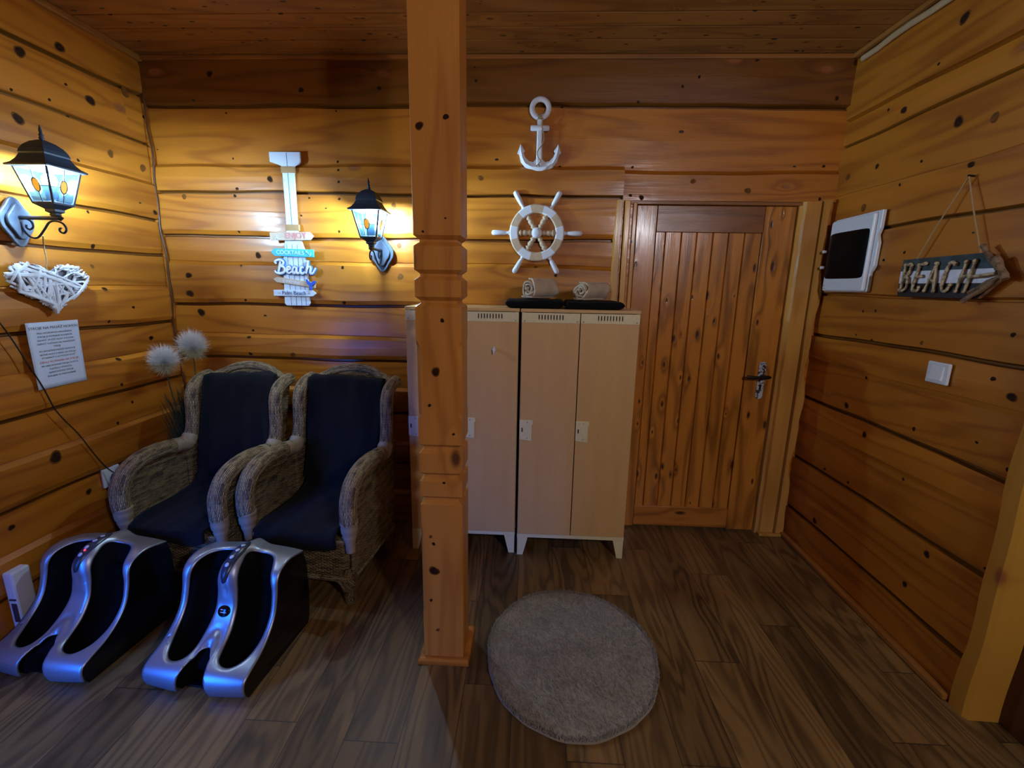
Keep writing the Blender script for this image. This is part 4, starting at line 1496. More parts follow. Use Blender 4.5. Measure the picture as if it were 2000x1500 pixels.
for k in range(6):
    a = radians(60 * k)
    rot = Matrix.Rotation(-a, 4, 'Y')
    m = MB().lathe([(.012, .026), (.013, .036), (.018, .042), (.010, .050), (.015, .060), (.017, .075), (.011, .084), (.018, .090), (.018, .096), (.012, .102), (.013, .112)], 12, (0, -.019, 0), 'x')
    m.xf(rot).build('spoke', 'raw_wood', wh)
    m = MB().lathe([(.010, .152), (.013, .162), (.008, .168), (.012, .180), (.0145, .215), (.0155, .245), (.012, .257), (.001, .262)], 12, (0, -.019, 0), 'x')
    m.xf(rot).build('spoke_handle', 'white_paint', wh)

# ------------------------------------------------------------------ fuse box
fz = empty('fuse_box', 'white fuse box with a black smoked window on the right wall', 'fuse box', (RX - .014, 2.70, 1.545))
FR = lambda a, b, d: (-d, -a, b)  # a runs towards the viewer, b up, d into the room
poly = [(.0, .0), (.328, .0), (.334, .008), (.334, .09), (.352, .125), (.352, .235), (.338, .27), (.350, .30), (.350, .385), (.012, .378), (.0, .366)]
MB().prism(poly, .0, .018, FR).build('back_plate', 'white', fz, bevel=.003)
MB().prism([(.005, .004), (.326, .004), (.326, .375), (.016, .370), (.005, .36)], .018, .036, FR).build('cover', 'white', fz, bevel=.007)
mb = MB()


def fw(u, v):
    b = .062 + .250 * v
    a = .002 + .318 * u
    e = (1 - (2 * u - 1) ** 6) * (1 - (2 * v - 1) ** 10)
    return (-(.033 + .012 * e), -a, b)


mb.grid(24, 16, fw)
mb.build('smoked_window', 'smoke', fz)
mb = MB()
for b in (.13, .215):
    mb.lathe([(.010, .040), (.010, .052), (.004, .056), (.0005, .056)], 14, (-.010, .006, b), 'y')
    mb.tube([(-.036, .008, b), (-.052, .006, b)], .008, 12)
mb.build('window_latch', 'white', fz)
text_mesh('F', .014, .0006, lambda a, b, d: (-(.0362 + d), -(.022 + a), .030 + b)).build('maker_mark', 'ink', fz)
MB().box(-.0368, -.0362, -.034, -.012, .016, .0175).build('mark_line', 'ink', fz)

# ------------------------------------------------------------------ beach arrow sign
sg = empty('arrow_sign', 'dark arrow sign with BEACH in driftwood letters hanging by rope on the right wall', 'sign', (RX - .020, 2.160, 1.530))
W = .372
body = [(0.0, .012), (.004, .0), (W, .0), (W + .04, .04), (W + .085, .085), (W + .04, .135), (W - .01, .164), (.0, .158), (-.004, .10)]


def band(z0, z1):
    """slice of the board between two heights"""
    P = []
    n = len(body)
    for i in range(n):
        a, b = body[i], body[(i + 1) % n]
        if z0 <= a[1] <= z1:
            P.append(a)
        cs = []
        for zc in (z0, z1):
            if (a[1] - zc) * (b[1] - zc) < 0:
                s_ = (zc - a[1]) / (b[1] - a[1])
                cs.append((s_, (a[0] + (b[0] - a[0]) * s_, zc)))
        for _, c_ in sorted(cs):
            P.append(c_)
    return P


MB().prism(body, .0, .014, FR).build('backing_board', 'driftwood2', sg)
for z0, z1, m_, l_ in ((-.01, .056, 'band_black', 'black bottom stripe'), (.0565, .108, 'band_white', 'white middle stripe'), (.1085, .17, 'slate_blue', 'slate top stripe')):
    o = MB().prism(band(z0, z1), .0142, .020, FR).build('stripe_board', m_, sg)
    o['label'] = l_
LET = {
    'B': [[(.18, 0), (.30, 1)], [(.22, 1.0), (.62, 1.02)], [(.72, .95), (.60, .66), (.30, .54)], [(.30, .54), (.62, .46), (.58, .12), (.30, -.02), (.12, .02)]],
    'E': [[(.30, .92), (.10, .15), (.22, .0)], [(.26, .98), (.72, 1.02)], [(.22, .52), (.60, .55)], [(.16, .02), (.50, .0), (.56, .12)]],
    'A': [[(.0, 0), (.50, 1)], [(.48, 1), (.66, 0)], [(.22, .42), (.58, .36)]],
    'C': [[(.70, .95), (.45, 1.02), (.22, .75), (.12, .3), (.22, .02), (.48, .02), (.66, .22)]],
    'H': [[(.08, 0), (.38, 1)], [(.58, 0), (.86, 1.02)], [(.28, .5), (.72, .54)]]}
for k, ch in enumerate('BEACH'):
    m = MB()
    x0 = .012 + k * .0695
    for s_ in LET[ch]:
        pts = [(-(.0275 + .002 * (i % 2)), -(x0 + x * .070), .026 + z * .108) for i, (x, z) in enumerate(s_)]
        pts = cr(pts, 4)
        nn = len(pts)
        m.tube(pts, [.0062 + .0014 * sin(i * 2.3 + k) for i in range(nn)], 7)
        for e in (pts[0], pts[-1]):
            m.lathe([(.001, -.009), (.0075, -.005), (.008, .004), (.001, .009)], 7, e, 'x')
    m.build('driftwood_letter', 'driftwood', sg)['label'] = 'letter ' + ch
m = MB()
for p, q, r in (((.365, .190), (.445, .100), .010), ((.425, .145), (.475, .070), .013), ((.335, -.012), (.470, .088), .0105), ((.350, .02), (.430, .070), .009)):
    pts = [(-(.030 if r > .0095 else .026), -(p[0] + (q[0] - p[0]) * s_ / 5), p[1] + (q[1] - p[1]) * s_ / 5 + .002 * sin(s_ * 2)) for s_ in range(6)]
    m.tube(pts, [r * (.9 + .12 * sin(i * 2 + r * 900)) for i in range(6)], 8)
m.build('arrowhead_sticks', 'driftwood2', sg)
m = MB().tube([(-.032, -(.345), .079), (-.034, -.40, .083), (-.032, -.44, .09)], [.009, .010, .008], 8, flat=.7)
m.build('arrow_stick', 'driftwood', sg)
nz_, ny_ = .452, .226
m = MB()
for (a, b) in ((.060, .158), (.352, .166)):
    m.tube(cr([(-.010, -ny_, nz_), (-.016, -(ny_ + (a - ny_) * .5), nz_ + (b - nz_) * .5 - .003), (-.016, -a, b - .01)], 8), .0030, 7)
m.build('hanging_rope', 'rope', sg)
MB().tube([(.010, -ny_, nz_ + .002), (-.014, -ny_, nz_ + .004)], .004, 8).build('nail', 'iron', sg)

# ------------------------------------------------------------------ light switch
sw = empty('light_switch', 'square white rocker light switch on the right wall', 'switch', (RX - .020, 1.888, 1.231))
MB().box(-.012, 0, -.050, .050, -.042, .044).build('frame_plate', 'white', sw, bevel=.004)
mb = MB().add([(-.012, -.030, -.028), (-.012, .030, -.028), (-.012, .030, .030), (-.012, -.030, .030), (-.020, -.028, -.026), (-.020, .028, -.026), (-.014, .028, .028), (-.014, -.028, .028)],
              [(0, 1, 5, 4), (1, 2, 6, 5), (2, 3, 7, 6), (3, 0, 4, 7), (4, 5, 6, 7)])
mb.build('rocker', 'white', sw)

# ------------------------------------------------------------------ socket, plug, cord
so = empty('wall_socket', 'white wall socket low on the left wall beside the left chair', 'socket', (LX + .006, 2.188, .512))
MB().box(0, .012, -.050, .050, -.045, .055).build('socket_plate', 'white', so, bevel=.004)
MB().lathe([(.022, .0125), (.020, .006)], 20, (0, .01, 0), 'x').build('socket_well', 'white', so)
pg = empty('power_plug', 'black plug with cord in the socket on the left wall', 'plug', (LX + .019, 2.198, .512))
MB().lathe([(.019, .0), (.022, .006), (.021, .030), (.014, .045), (.006, .050)], 16, (0, 0, 0), 'x').build('plug_body', 'cord', pg)
MB().tube(cr([(.048, 0, .0), (.058, -.012, .01), (.040, -.03, .03), (.020, -.055, .075), (.018, -.10, .16), (.018, -.16, .29), (.016, -.21, .375), (.016, -.245, .445), (.020, -.28, .555), (.018, -.32, .67), (.018, -.368, .80), (.020, -.42, .90), (.016, -.50, 1.02), (.018, -.58, 1.08)], 6), .0028, 6).build('power_cord', 'cord', pg)

bxp = empty('power_box', 'white plastic box on the left wall at the photo edge, behind the left massager', 'box', (LX + .024, 1.62, .03))
MB().box(0, .044, 0, .075, 0, .292).build('housing', 'white', bxp, bevel=.008)
MB().box(.016, .040, -.002, .0, .06, .15).build('recess', 'panel_dark', bxp, bevel=.004)
MB().box(.014, .041, -.004, .0, .165, .172).build('slot', 'panel_dark', bxp)

# ------------------------------------------------------------------ round rug
rg = empty('round_rug', 'round grey beige shaggy rug on the floor in front of the lockers', 'rug', (.206, 1.690, 0))
m = MB()
N = 96


def rr(a):
    return 1 + .010 * sin(3 * a + 1) + .006 * sin(7 * a) + .004 * sin(17 * a)


RXR, RYR = .362, .398


def frug(u, v):
    a = v * 2 * pi
    r = u
    z = .016 if u < .97 else .016 * (1 - (u - .97) / .03 * .9)
    return (RXR * r * rr(a) * cos(a), RYR * r * rr(a) * sin(a), z + .0015 * mnoise.noise(Vector((r * cos(a) * 8, r * sin(a) * 8, 0))))


m.grid(24, N, frug)
m.build('rug_base', 'rug', rg, weld=True)
m = MB()
rs = random.Random(11)
vs, fs = [], []
for k in range(17000):
    a = rs.random() * 2 * pi
    r = sqrt(rs.random())
    if k % 9 == 0:
        r = .97 + .03 * rs.random()
    x, y = RXR * r * rr(a) * cos(a), RYR * r * rr(a) * sin(a)
    h = rs.uniform(.008, .016)
    lx, ly = rs.uniform(-.007, .007), rs.uniform(-.007, .007)
    w_ = .0022
    b = rs.random() * 6.28
    o = len(vs)
    z = .012
    for q in range(3):
        vs.append((x + w_ * cos(b + q * 2.09), y + w_ * sin(b + q * 2.09), z))
    vs.append((x + lx, y + ly, z + h))
    fs += [(o, o + 1, o + 3), (o + 1, o + 2, o + 3), (o + 2, o, o + 3)]
m.add(vs, fs, None, True)
pile = m.build('pile', 'rug', rg, fixn=False)
pile['kind'] = 'stuff'

# ------------------------------------------------------------------ wicker chairs


def make_chair(loc, rz, label):
    t = empty('wicker_armchair', label, 'chair', loc, rz, 'wicker wing chairs')
    HW = .260
    arm_line = [(.014, .452), (.011, .48), (.012, .52), (.022, .565), (.065, .625), (.14, .658), (.24, .668), (.34, .658), (.43, .645)]
    wing_line = [(.425, .645), (.462, .700), (.482, .78), (.488, .86), (.498, .92), (.530, .968), (.585, .992), (.64, 1.0)]
    al = cr([(0, v, z) for v, z in arm_line], 5)
    wl = cr([(0, v, z) for v, z in wing_line], 5)
    # seat box apron
    m = MB()
    y1 = .545

    def apron(u, v):
        P = [(-HW, y1), (-HW, .045), (-HW + .035, .012), (HW - .035, .012), (HW, .045), (HW, y1), (-HW, y1)]
        L = [0]
        for i in range(len(P) - 1):
            L.append(L[-1] + hypot(P[i + 1][0] - P[i][0], P[i + 1][1] - P[i][1]))
        s_ = u * L[-1]
        i = max(k for k in range(len(L)) if L[k] <= s_ + 1e-9)
        i = min(i, len(P) - 2)
        f = (s_ - L[i]) / (L[i + 1] - L[i])
        x = P[i][0] + (P[i + 1][0] - P[i][0]) * f
        y = P[i][1] + (P[i + 1][1] - P[i][1]) * f
        z = .145 + .21 * v + .018 * (abs(x) / HW) * 0
        return (x, y, z, s_, z)
    m.grid(60, 6, apron, smooth=False)
    m.add([(-HW, .015, .352), (HW, .015, .352), (HW, y1, .352), (-HW, y1, .352)], [(0, 1, 2, 3)], [(0, 0), (.5, 0), (.5, .5), (0, .5)])
    m.add([(-HW, .015, .147), (HW, .015, .147), (HW, y1, .147), (-HW, y1, .147)], [(3, 2, 1, 0)], [(0, 0), (.5, 0), (.5, .5), (0, .5)])
    m.build('seat_box', 'wicker', t)
    m = MB()
    for z in (.345, .150):
        m.tube([(-HW, y1 - .02, z), (-HW - .004, .05, z), (-HW + .03, .008, z), (HW - .03, .008, z), (HW + .004, .05, z), (HW, y1 - .02, z)], .012, 8)
    m.build('seat_border', 'wicker_arm', t)
    for s in (-1, 1):
        # front leg
        m = MB()
        m.lathe([(.024, .0005), (.028, .012), (.030, .05), (.027, .075), (.031, .090), (.036, .12), (.040, .16), (.034, .20)], 14, (s * (HW - .028), .045, 0))
        m.tube(cr([(s * (HW - .045), .022, .075), (s * (HW - .062), .018, .12), (s * (HW - .10), .016, .148)], 4), .008, 6)
        m.tube(cr([(s * (HW - .022), .070, .075), (s * (HW - .010), .09, .12), (s * (HW - .006), .13, .148)], 4), .008, 6)
        m.build('leg', 'wicker', t)
        m = MB().lathe([(.020, .0005), (.024, .012), (.026, .06), (.028, .15)], 12, (s * (HW - .03), y1 - .035, 0))
        m.build('leg', 'wicker', t)
        # arm roll
        m = MB().tube([(s * (HW + .004), p.y, p.z) for p in al], .040, 16, up=(1, 0, 0), flat=1.0)
        arm = m.build('arm', 'wicker_arm', t)
        # woven panel below the arm
        m = MB()

        def panel(u, v, s=s):
            i = u * (len(al) - 1)
            k = min(int(i), len(al) - 2)
            p = al[k].lerp(al[k + 1], i - k)
            yb = .02 + (y1 - .06) * u
            y = p.y * v + yb * (1 - v)
            z = .148 + (p.z - .15) * v
            return (s * (HW - .002 + .010 * sin(pi * v)), y, z, y, z)
        m.grid(24, 16, panel)
        m.build('side_panel', 'wicker', t, solid=.014)
        # wing
        m = MB().tube([(s * (HW + .002 - .004 * i / len(wl)), p.y, p.z) for i, p in enumerate(wl)], .034, 16, up=(1, 0, 0))
        m.build('wing_roll', 'wicker_arm', t)
        m = MB()

        def wing(u, v, s=s):
            i = u * (len(wl) - 1)
            k = min(int(i), len(wl) - 2)
            p = wl[k].lerp(wl[k + 1], i - k)
            zb = p.z
            yb = .50 + (zb - .35) * .20
            y = p.y * (1 - v) + yb * v
            x = s * (HW - .004 - .018 * v)
            return (x, y, zb, y, zb)
        m.grid(18, 8, wing)
        m.build('wing_panel', 'wicker', t, solid=.014)
        m = MB()

        def low(u, v, s=s):
            z = .34 + (.66 - .34) * v
            y = .40 + (.565 - .40 + (z - .35) * .2 - .03) * u
            return (s * (HW - .004), y, z, y, z)
        m.grid(8, 8, low)
        m.build('rear_side_panel', 'wicker', t, solid=.012)
        # pale cane wraps
        def wrap(i0, i1, line, r):
            pts = [(s * (HW + .003), p.y, p.z) for p in line[i0:i1]]
            return pts
        m = MB()
        m.lathe([(.022, .300), (.024, .352), (.030, .372), (.033, .384), (.030, .390), (.038, .402), (.040, .428), (.038, .440), (.042, .446), (.042, .458), (.037, .462)], 16, (s * (HW + .003), .016, 0))
        m.build('front_cuff', 'cane', t)
        q = len(al) - 7
        pts = wrap(q, len(al), al, 0)
        m = MB().tube(pts, [.037, .041, .041, .039, .042, .042, .040][:len(pts)], 16, up=(1, 0, 0))
        pts = wrap(0, 5, wl, 0)
        m.tube(pts, [.041, .043, .040, .041, .037], 16, up=(1, 0, 0))
        m.build('elbow_cuff', 'cane', t)
    # top rail, camel back
    tr = cr([(-HW + .004, .60, .994), (-.22, .630, 1.000), (-.17, .655, 1.018), (-.10, .668, 1.050), (0, .672, 1.064), (.10, .668, 1.050), (.17, .655, 1.018), (.22, .630, 1.000), (HW - .004, .60, .994)], 6)
    MB().tube(tr, .024, 14).build('top_rail', 'wicker_arm', t)
    m = MB()

    def back(u, v):
        x = -HW + .012 + (2 * HW - .024) * u
        i = (x + HW - .004) / (2 * HW - .008) * (len(tr) - 1)
        k = min(max(int(i), 0), len(tr) - 2)
        p = tr[k].lerp(tr[k + 1], min(max(i - k, 0), 1))
        z = .30 + (p.z - .30) * v
        y = .515 + (z - .35) * .225 - .012 * sin(pi * v) + .02 * (x / HW) ** 2 * (-1) * v
        return (x, y, z, x, z)
    m.grid(26, 24, back)
    m.build('back_panel', 'wicker', t, solid=.022)
    return t


def make_cover(loc, rz, label, seed, tilt=0.0):
    """cloth draped over back and seat"""
    path = cr([(0, .628, 1.012), (0, .600, 1.022), (0, .570, 1.000), (0, .545, .90), (0, .512, .76), (0, .478, .62), (0, .448, .50), (0, .415, .435), (0, .35, .405), (0, .25, .397), (0, .12, .392), (0, .03, .386), (0, -.012, .372), (0, -.020, .345), (0, -.018, .315)], 6)
    m = MB()
    n = len(path)

    def f(u, v):
        i = v * (n - 1)
        k = min(int(i), n - 2)
        p = path[k].lerp(path[k + 1], i - k)
        wdt = .212 + .012 * sin(v * 5 + seed) - .010 * (v < .1)
        x = (u - .5) * 2 * wdt
        nz = mnoise.noise(Vector((x * 5 + seed, v * 7, seed)))
        nz2 = mnoise.noise(Vector((x * 14 + seed, v * 12, seed + 5)))
        edge = abs(u - .5) * 2
        curl = .018 * max(0, edge - .75) / .25
        on_seat = .45 < v
        dz = nz * .016 + nz2 * .010 + curl * (1.0 if on_seat else .0)
        dy = (nz * .020 + nz2 * .012) - curl * (.0 if on_seat else 1.0)
        if v < .12:
            dz += tilt * x
        return (x + .01 * nz * (edge > .8), p.y + dy * (0 if on_seat else 1), p.z + max(dz, -.004), x, v)
    m.grid(34, n - 1, f)
    o = m.build('chair_cover', 'navy', solid=.012)
    o.location = loc
    o.rotation_euler = (0, 0, radians(rz))
    tag(o, label, 'towel', 'dark towels draped over the wicker chairs')
    return o


CH = [((-1.092, 1.93, 0), -6), ((-1.712, 1.925, 0), -6)]
make_chair(CH[0][0], CH[0][1], 'brown wicker wing chair nearer the lockers, right one of the pair')
make_chair(CH[1][0], CH[1][1], 'brown wicker wing chair in the corner by the left wall')
make_cover(CH[0][0], CH[0][1], 'black towel covering the wicker chair nearer the lockers', 1.3, -.03)
make_cover(CH[1][0], CH[1][1], 'black towel covering the wicker chair in the left corner', 6.1, .02)

# ------------------------------------------------------------------ foot massagers
TOP = [(.010, .012), (.000, .045), (.006, .078), (.040, .098), (.100, .120), (.160, .160), (.205, .215), (.228, .285), (.240, .345), (.272, .378), (.335, .388), (.430, .366)]
TP = cr([(0, v, z) for v, z in TOP], 8)
TL = [0]
for i in range(1, len(TP)):
    TL.append(TL[-1] + (TP[i] - TP[i - 1]).length)
SL = TL[-1]


def tp(s):
    s = min(max(s, 0), SL)
    i = 0
    lo, hi = 0, len(TL) - 1
    while hi - lo > 1:
        mid = (lo + hi) // 2
        if TL[mid] <= s:
            lo = mid
        else:
            hi = mid
    f = (s - TL[lo]) / (TL[lo + 1] - TL[lo])
    p = TP[lo].lerp(TP[lo + 1], f)
    a = TP[max(lo - 2, 0)]
    b = TP[min(lo + 3, len(TP) - 1)]
    tg = (b - a).normalized()
    return p, Vector((0, -tg.z, tg.y))


MW = .215


def make_massager(loc, rz, label, badge, led):
    t = empty('foot_massager', label, 'massager', loc, rz, 'foot massagers on the floor')
    # outlines in (x, s) ribbon space; s measured along the top profile from the front lip
    s0 = .110
    holeR = cr([(.036, .60), (.060, .612), (.100, .612), (.140, .590), (.166, .545), (.178, .50), (.188, .44), (.191, .38), (.191, .30), (.186, .225), (.168, .160), (.140, .122), (.104, .113), (.070, .132), (.056, .18), (.052, .25), (.046, .32), (.043, .40), (.042, .47), (.036, .53), (.028, .57)], 5, True)
    holeR = [(p[0], p[1] * SL / .70) for p in [(q.x, q.y) for q in [Vector((*h, 0)) if len(h) == 2 else h for h in holeR]]] if False else [(p.x, p.y * SL / .70) for p in holeR]
    holeL = [(-x, s) for x, s in holeR[::-1]]
    bnd = [(-MW, .004), (-.070, .004), (-.060, .05), (-.048, .085), (-.034, .125), (-.016, .160), (.0, .170), (.016, .160), (.034, .125), (.048, .085), (.060, .05), (.070, .004), (MW, .004)]
    k = 14
    right = [(MW - .0 * i, .004 + (SL - .008) * i / 40) for i in range(1, 40)]
    topl = [(MW - 2 * MW * i / 20, SL - .004) for i in range(21)]
    left = [(-MW, SL - .004 - (SL - .008) * i / 40) for i in range(1, 40)]
    b2 = [(p.x, p.y) for p in cr([(x, s, 0) for x, s in bnd[1:-1]], 4)]
    outer = [bnd[0]] + b2 + [bnd[-1]] + right + topl + left

    def resample(poly, step):
        out = []
        n = len(poly)
        for i in range(n):
            a, b = Vector(poly[i]), Vector(poly[(i + 1) % n])
            L = (b - a).length
            c = max(1, int(L / step))
            for q in range(c):
                out.append(a.lerp(b, q / c))
        return out
    O, A, B = resample(outer, .010), resample(holeL, .007), resample(holeR, .007)
    pts = []
    edges = []

    def ring(P, dist):
        n = len(P)
        out = []
        for i in range(n):
            tg = (P[(i + 2) % n] - P[i - 2]).normalized()
            nn = Vector((tg.y, -tg.x))
            q = P[i] + nn * dist
            if in_poly(tuple(P[i] + nn * .002), [tuple(c) for c in P]):
                q = P[i] - nn * dist
            if in_poly(tuple(q), outer) and not in_poly(tuple(q), holeL) and not in_poly(tuple(q), holeR):
                out.append(q)
        return out
    rings = []
    for dd in (.003, .006, .0095, .013):
        rings += ring(A, dd) + ring(B, dd)
    for P in (O, A, B):
        o = len(pts)
        pts += P
        edges += [(o + i, o + (i + 1) % len(P)) for i in range(len(P))]
    gx, gs = 46, 74
    for i in range(1, gx):
        for j in range(1, gs):
            p = (-MW + 2 * MW * i / gx, SL * j / gs)
            if in_poly(p, outer) and not in_poly(p, holeL) and not in_poly(p, holeR):
                q = Vector(p)
                if min((q - c).length for c in (A + B)[::2]) > .0165:
                    pts.append(q)
    pts += rings
    V, _, F, *_ = geometry.delaunay_2d_cdt([Vector((p[0], p[1])) for p in pts], edges, [], 0, 1e-6)
    fs = []
    for f in F:
        c = sum((V[i] for i in f), Vector((0, 0))) / len(f)
        cp = (c.x, c.y)
        if in_poly(cp, outer) and not in_poly(cp, holeL) and not in_poly(cp, holeR):
            fs.append(tuple(f))
    AB = A + B

    def crown(x, s):
        c = .014 * (1 - (x / MW) ** 2)
        c += .022 * exp(-(x / .036) ** 2) * min(1, max(0, (s - .34) / .12))
        return c

    vs = []
    for q in V:
        p, nrm = tp(q.y)
        dh = min((q - c).length for c in AB)
        h = crown(q.x, q.y)
        if dh < .014:
            h -= .009 * (1 - dh / .014) ** 2
        # grooves round the notch between the feet
        
        if .12 < q.y < .25 and abs(q.x) < .045:
            rr_ = hypot(q.x / .035, (q.y - .15) / .085)
            h -= .006 * sin(rr_ * 7) * exp(-(rr_ - .6) ** 2 * 2)
        # narrow dart under the control panel
        if .37 < q.y < .47 * SL / .7 + .02 and abs(q.x) < .012:
            h -= .006 * (1 - abs(q.x) / .012) * min(1, (q.y - .37) / .04)
        # taper the feet in plan towards the front a little
        x = q.x * (1 - .03 * max(0, 1 - q.y / .1))
        vs.append((x, p.y + nrm.y * h, p.z + nrm.z * h))
    m = MB().add(vs, fs, None, True)
    sh_ = m.build('silver_shell', 'silver', t, solid=.007)
    sh_.modifiers['solid'].offset = -1 if False else 0
    # glossy black body under the shell
    m = MB()
    NS, NX = 70, 36

    def depth(x, s):
        ax = abs(x)
        c = min(1, max(0, 1 - abs(ax - .112) / .070))
        e = min(1, max(0, (s / SL - .15) / .05)) * min(1, max(0, (.885 - s / SL) / .05))
        d = .012 + .085 * (min(1, c * 1.9)) * e
        # notch between the feet
        nt = max(0, 1 - ax / .062) * max(0, 1 - s / .19)
        return d

    def fbd(u, v):
        x = -MW + .006 + (2 * MW - .012) * u
        s = SL * v
        p, nrm = tp(s)
        d = depth(x, s) - crown(x, s)
        y, z = p.y - nrm.y * d, p.z - nrm.z * d
        if abs(x) < .058 and s < .17:
            push = (1 - s / .17) * min(1, (1 - abs(x) / .058) * 3)
            y += .085 * push
        return (x, max(y, .008), max(z, .006))
    m.grid(NX, NS, fbd)
    m.build('foot_wells', 'matte_black', t)
    m = MB()
    for s in (-1, 1):
        X = s * (MW - .004)
        top = [tp(SL * i / 40)[0] for i in range(41)]
        poly = [(p.y + (.004 if i < 6 else 0), max(p.z - .003, .010)) for i, p in enumerate(top)] + [(.445, .30), (.450, .16), (.435, .03), (.42, .0006), (.05, .0006), (.02, .0006)]
        m.prism(poly, X, X - s * .010, lambda a, b, d: (d, a, b))
    m.prism([(.440, .362), (.450, .28), (.450, .16), (.437, .03), (.428, .03), (.438, .16), (.438, .28), (.43, .355)], -MW + .015, MW - .015, lambda a, b, d: (d, a, b))
    m.box(-MW + .014, MW - .014, .03, .43, .001, .012)
    m.build('black_casing', 'gloss_black', t)
    # control panel
    m = MB()
    sc, sl = .545 * SL / .70, .078
    cp = []
    for i in range(36):
        a = 2 * pi * i / 36
        x = .025 * cos(a) * (1.0 if sin(a) > 0 else .85 + .15 * (1 + sin(a)))
        s = sc + sl * sin(a)
        cp.append((x, s))
    vs = []
    for h in (.003, .0070):
        for x, s in cp:
            p, nrm = tp(s)
            hh = crown(x, s) + h
            vs.append((x, p.y + nrm.y * hh, p.z + nrm.z * hh))
    n = 36
    cen = []
    for s in [sc + sl * q for q in (-.7, -.35, 0, .35, .7)]:
        p, nrm = tp(s)
        hh = crown(0, s) + .0074
        cen.append(len(vs))
        vs.append((0, p.y + nrm.y * hh, p.z + nrm.z * hh))
    fs = [(i, (i + 1) % n, (i + 1) % n + n, i + n) for i in range(n)]

    def nearest(s):
        k = int(round(((s - sc) / sl / .35)))
        return cen[min(max(k + 2, 0), 4)]
    prev = None
    for i in range(n):
        a_, b_ = cp[i], cp[(i + 1) % n]
        na, nb = nearest(a_[1]), nearest(b_[1])
        fs.append((i + n, (i + 1) % n + n, nb))
        if na != nb:
            fs.append((i + n, nb, na))
    m.add(vs, fs, None, True)
    pn = m.build('control_panel', 'panel_dark', t)
    for q in (-.42, -.12, .22, .55):
        s = sc + sl * q
        p, nrm = tp(s)
        hh = crown(0, s) + .0070
        c = Vector((0, p.y + nrm.y * hh, p.z + nrm.z * hh))
        m = MB().lathe([(.0088, 0), (.0088, .0012), (.007, .0020), (.0003, .0022)], 16)
        rot = Vector((0, 0, 1)).rotation_difference(Vector((0, nrm.y, nrm.z))).to_matrix().to_4x4()
        m.xf(Matrix.Translation(c) @ rot)
        m.build('button', 'button', pn)
    if led:
        s = sc - sl * .28
        p, nrm = tp(s)
        hh = crown(0, s) + .0095
        m = MB().lathe([(.004, 0), (.004, .002), (.0005, .003)], 10)
        m.xf(Matrix.Translation((.008, p.y + nrm.y * hh, p.z + nrm.z * hh)) @ Vector((0, 0, 1)).rotation_difference(Vector((0, nrm.y, nrm.z))).to_matrix().to_4x4())
        o = m.build('led', 'led', pn)
        o['label'] = 'red lit led'
    if badge:
        s = .33 * SL / .70
        p, nrm = tp(s)
        hh = crown(0, s) + .003
        zz_ = Vector((0, nrm.y, nrm.z))
        M4 = Matrix.Translation((0, p.y + nrm.y * hh, p.z + nrm.z * hh)) @ Matrix((Vector((1, 0, 0)), zz_.cross(Vector((1, 0, 0))), zz_)).transposed().to_4x4()
        m = MB().lathe([(.0265, 0), (.0265, .004), (.0245, .0058), (.0003, .0062)], 24)
        m.xf(M4 @ Matrix.Scale(.85, 4, (0, 1, 0)))
        bd = m.build('badge', 'gloss_black', t)
        bd['label'] = 'black oval badge'
        m = MB().box(-.013, -.002, .004, .007, .0063, .0070).box(-.012, .014, -.006, -.003, .0063, .0070)
        m.xf(M4)
        m.build('badge_print', 'button', bd)
    return t


make_massager((-1.248, 1.400, 0), -5, 'silver foot massager with a black badge, before the chair nearer the lockers', True, False)
make_massager((-1.905, 1.428, 0), -5, 'silver and black foot massager in front of the corner chair, red light on its panel', False, True)

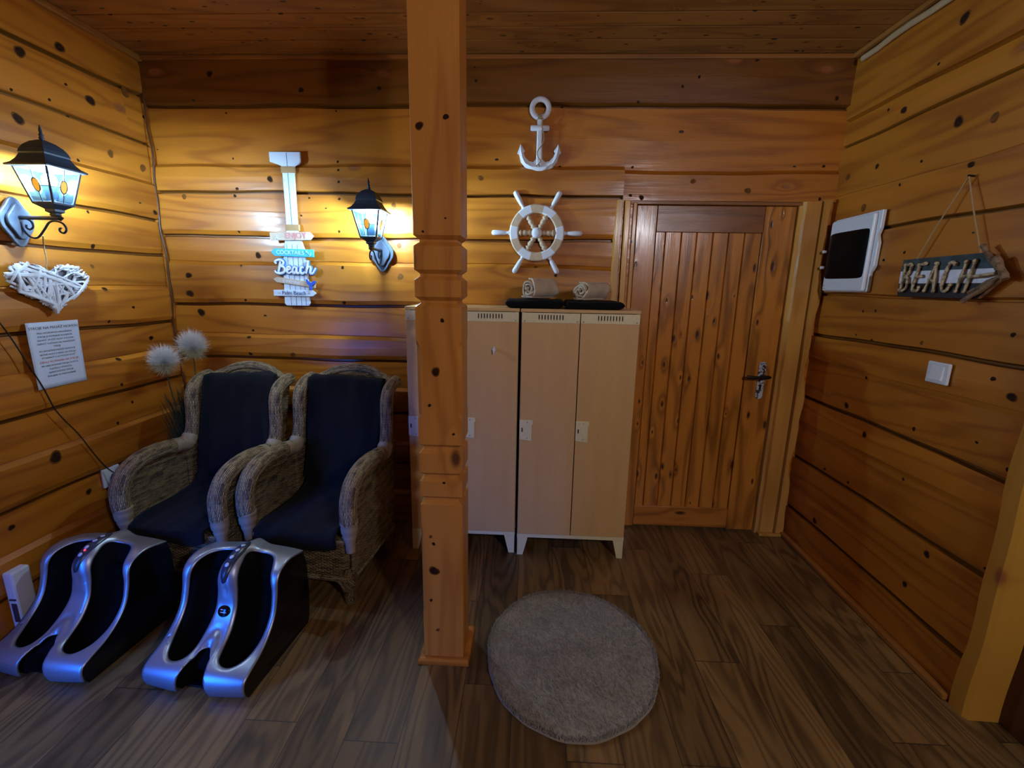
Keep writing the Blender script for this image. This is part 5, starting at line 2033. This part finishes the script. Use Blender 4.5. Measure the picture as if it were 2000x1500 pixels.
# ------------------------------------------------------------------ plume grass behind the chair
pt = empty('plume_plant', 'artificial grass with two white feathery plumes in the corner behind the left chair', 'plant', (-2.075, 2.625, 0))
MB().lathe([(.055, .0005), (.075, .02), (.082, .14), (.086, .15), (.078, .15), (.070, .13)], 20).build('pot', 'pot', pt)
MB().lathe([(.0005, .13), (.071, .129)], 20, cap=False).build('soil', 'dark_in', pt)
rs = random.Random(5)
heads = [Vector((.010, -.165, 1.10)), Vector((.075, -.020, 1.165))]
m = MB()
vs, fs = [], []
for k in range(650):
    a = rs.random() * 6.28
    r0 = .05 * sqrt(rs.random())
    h = rs.uniform(.55, .98)
    bx_, by_ = r0 * cos(a), r0 * sin(a)
    tx = bx_ * 1.3 + rs.uniform(-.03, .12)
    ty = by_ + rs.uniform(-.20, .05)
    tx = min(max(tx, -.10), .14)
    ty = min(ty, .085)
    for q in range(7):
        s_ = q / 6
        x = bx_ + (tx - bx_) * s_ ** 1.8
        y = by_ + (ty - by_) * s_ ** 1.8
        z = .12 + (h - .12) * s_ - .05 * s_ ** 3
        w_ = .0028 * (1 - s_ * .85)
        vs += [(x - w_, y - w_ * .5, z), (x + w_, y + w_ * .5, z)]
    o = len(vs) - 14
    fs += [(o + q * 2, o + q * 2 + 1, o + q * 2 + 3, o + q * 2 + 2) for q in range(6)]
m.add(vs, fs)
g_ = m.build('grass_blades', 'grass', pt, fixn=False, solid=.0008)
g_['kind'] = 'stuff'
for hi_, hd in enumerate(heads):
    m = MB().tube(cr([(.0, 0, .12), (hd.x * .3, hd.y * .3, .5), (hd.x * .8, hd.y * .8, .85), tuple(hd - Vector((0, 0, .03)))], 6), .0028, 6)
    m.build('stem', 'grass', pt)
    for nm, mt, n_, lo_, hi2 in (('plume', 'plume', 6500, -.55, 1.0), ('plume_base', 'plume_low', 1800, -1.0, -.25)):
        m = MB()
        vs, fs = [], []
        for k in range(n_):
            u = rs.uniform(lo_, hi2)
            a = rs.random() * 6.28
            rad = sqrt(max(0, 1 - u * u))
            d = Vector((rad * cos(a), rad * sin(a), u * 1.0 + .38)).normalized()
            L = rs.uniform(.02, .082) * (1 + .15 * u) * (1.0 if hi_ else .95)
            base = hd + Vector((0, 0, -.012)) + d * .006
            cu = Vector((rs.uniform(-1, 1), rs.uniform(-1, 1), rs.uniform(-.4, 1))) * L * .28
            drop = -.012 if nm != 'plume' else .003
            sd = d.cross(Vector((rs.random() - .5, rs.random() - .5, rs.random()))).normalized() * .0008
            o = len(vs)
            for q in range(4):
                f_ = q / 3
                c_ = base + d * L * f_ + cu * f_ * f_ + Vector((0, 0, drop * f_))
                vs += [c_ - sd * (1.1 - f_ * .8), c_ + sd * (1.1 - f_ * .8)]
            fs += [(o + q * 2, o + q * 2 + 1, o + q * 2 + 3, o + q * 2 + 2) for q in range(3)]
        m.add(vs, fs)
        m.build(nm, mt, pt, fixn=False)['kind'] = 'stuff'
